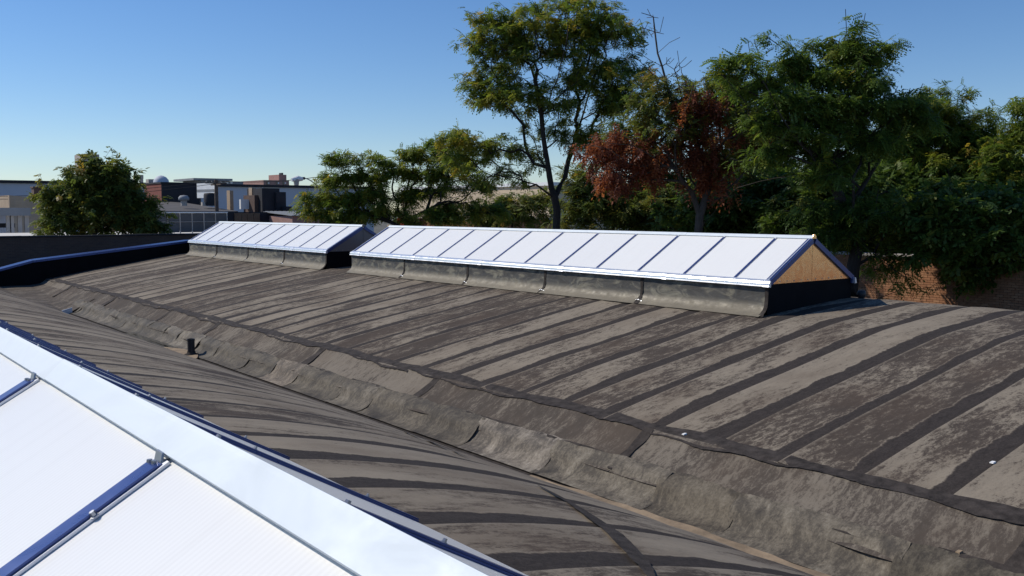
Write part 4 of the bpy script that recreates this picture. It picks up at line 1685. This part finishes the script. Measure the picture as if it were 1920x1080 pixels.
# denser, darker growth below and behind
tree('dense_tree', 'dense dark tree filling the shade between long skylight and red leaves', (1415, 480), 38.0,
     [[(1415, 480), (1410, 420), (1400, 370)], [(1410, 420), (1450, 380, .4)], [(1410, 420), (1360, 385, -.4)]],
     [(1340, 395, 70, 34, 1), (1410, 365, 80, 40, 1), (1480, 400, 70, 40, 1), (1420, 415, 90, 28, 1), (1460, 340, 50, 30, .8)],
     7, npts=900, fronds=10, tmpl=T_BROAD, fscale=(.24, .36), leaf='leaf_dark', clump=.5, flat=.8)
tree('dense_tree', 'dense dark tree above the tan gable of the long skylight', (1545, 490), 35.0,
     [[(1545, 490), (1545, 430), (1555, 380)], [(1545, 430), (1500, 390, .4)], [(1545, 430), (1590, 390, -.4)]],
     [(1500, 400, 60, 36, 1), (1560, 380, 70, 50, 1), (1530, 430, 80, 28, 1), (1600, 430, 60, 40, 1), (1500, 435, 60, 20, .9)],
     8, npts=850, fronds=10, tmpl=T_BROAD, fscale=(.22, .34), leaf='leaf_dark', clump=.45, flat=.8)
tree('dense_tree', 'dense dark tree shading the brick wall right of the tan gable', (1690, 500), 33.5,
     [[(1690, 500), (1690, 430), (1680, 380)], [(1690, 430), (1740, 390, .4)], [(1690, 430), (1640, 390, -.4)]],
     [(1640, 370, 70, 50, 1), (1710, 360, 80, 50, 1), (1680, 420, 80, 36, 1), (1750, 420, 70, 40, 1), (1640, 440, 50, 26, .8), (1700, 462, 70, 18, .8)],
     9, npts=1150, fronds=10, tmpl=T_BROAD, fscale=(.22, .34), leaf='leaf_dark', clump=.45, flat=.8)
tree('dense_tree', 'dense dark tree over the brick wall near the right edge', (1835, 500), 32.5,
     [[(1835, 500), (1835, 430), (1830, 380)], [(1835, 430), (1880, 390, .4)], [(1835, 430), (1790, 390, -.4)]],
     [(1800, 380, 70, 50, 1), (1870, 390, 70, 45, 1), (1840, 430, 80, 36, 1), (1910, 430, 60, 40, 1), (1790, 450, 60, 26, .9), (1880, 470, 60, 20, .8)],
     10, npts=1050, fronds=10, tmpl=T_BROAD, fscale=(.22, .34), leaf='leaf_dark', clump=.45, flat=.8)
tree('dense_tree', 'olive green tree right of the tall forked trunk', (1150, 470), 44.0,
     [[(1150, 470), (1150, 420), (1140, 380)], [(1150, 420), (1190, 385, .4)], [(1150, 420), (1105, 375, -.4)]],
     [(1100, 345, 36, 28, 1), (1095, 395, 40, 34, 1), (1150, 380, 55, 36, 1), (1210, 385, 60, 34, 1), (1260, 400, 50, 28, 1), (1170, 415, 80, 18, 1)],
     11, npts=900, fronds=9, tmpl=T_FROND, fscale=(.26, .40), leaf='leaf_autumn', clump=.5, flat=.7)
tree('low_shrub_tree', 'low olive shrubby tree between tall trunk and spreading locust', (960, 470), 58.0,
     [[(960, 470), (960, 420), (960, 395)]],
     [(920, 395, 45, 22, 1), (985, 390, 45, 28, 1), (1010, 370, 25, 20, .7), (870, 402, 40, 12, .6)],
     12, npts=330, fronds=8, tmpl=T_FROND, fscale=(.32, .5), leaf='leaf_autumn', clump=.6, flat=.6)
tree('backdrop_tree', 'tree standing behind the red leaved locust, dark against the sky', (1330, 470), 46.0,
     [[(1330, 470), (1330, 400), (1330, 330)], [(1330, 400), (1390, 320, .5)], [(1330, 400), (1270, 330, -.5)]],
     [(1240, 340, 60, 50, .8), (1310, 350, 70, 60, .9), (1390, 320, 70, 60, .9), (1450, 330, 60, 50, .9), (1370, 250, 60, 40, .45), (1440, 270, 50, 40, .6), (1250, 280, 50, 40, .45), (1195, 225, 50, 45, .5, 'leaf_autumn'), (1280, 205, 55, 36, .55, 'leaf_autumn'), (1370, 190, 50, 34, .6, 'leaf_autumn'), (1150, 280, 45, 30, .45, 'leaf_autumn')],
     13, npts=1350, fronds=9, tmpl=T_FROND, fscale=(.26, .42), leaf='leaf_dark', clump=.5, flat=.7)
tree('backdrop_tree', 'tree behind the brick wall filling the dark gap at the right', (1720, 470), 42.0,
     [[(1720, 470), (1720, 400), (1720, 330)], [(1720, 400), (1810, 340, .5)], [(1720, 400), (1620, 340, -.5)]],
     [(1600, 350, 80, 60, 1), (1700, 330, 90, 60, 1), (1800, 350, 90, 60, 1), (1890, 370, 70, 60, 1), (1560, 420, 80, 40, 1), (1680, 420, 100, 40, 1), (1820, 430, 110, 36, 1)],
     14, npts=1200, fronds=9, tmpl=T_BROAD, fscale=(.32, .5), leaf='leaf_dark', clump=.6, flat=.8)

tree('dense_tree', 'leafy dark tree at the right edge whose branches hang over the brick wall', (1965, 520), 27.0,
     [[(1965, 520), (1960, 460), (1950, 420)], [(1960, 460), (1900, 430, .3), (1840, 420, .3), (1760, 410, .3)], [(1950, 420), (1900, 380, -.3), (1850, 370, -.3)]],
     [(1745, 415, 45, 28, 1), (1800, 405, 60, 32, 1), (1860, 410, 60, 34, 1), (1910, 440, 45, 34, 1), (1830, 445, 60, 20, .9), (1770, 450, 40, 14, .6), (1890, 485, 44, 18, .7), (1720, 470, 26, 14, .6), (1800, 480, 50, 16, .6), (1850, 505, 40, 12, .45)],
     16, npts=1050, fronds=9, tmpl=T_BROAD, fscale=(.18, .30), leaf='leaf_dark', clump=.34, flat=.8)

# bushy tree behind the dark wall on the left
tree('bushy_tree', 'dense rounded bushy tree behind the dark brick wall on the left', (178, 436), 49.5,
     [[(178, 436), (180, 400), (185, 350), (190, 320)], [(178, 436), (130, 400, -.4), (110, 365, -.4)], [(180, 400), (220, 370, .4), (225, 335, .4)], [(178, 436), (250, 410, .2), (275, 395, .2)]],
     [(165, 318, 30, 22, 1), (205, 318, 34, 24, 1), (185, 350, 55, 34, 1.1), (110, 352, 22, 22, .8), (115, 385, 40, 32, 1), (225, 370, 38, 36, 1), (170, 395, 60, 30, 1), (265, 390, 32, 24, 1), (285, 418, 30, 20, .9), (235, 415, 45, 22, .9), (85, 412, 28, 24, 1), (130, 420, 45, 18, .9)],
     15, npts=1300, fronds=9, tmpl=T_BROAD, fscale=(.20, .34), leaf='leaf_autumn', clump=.36, flat=.9, group='trees beyond the roof', tint_shift=-.05)
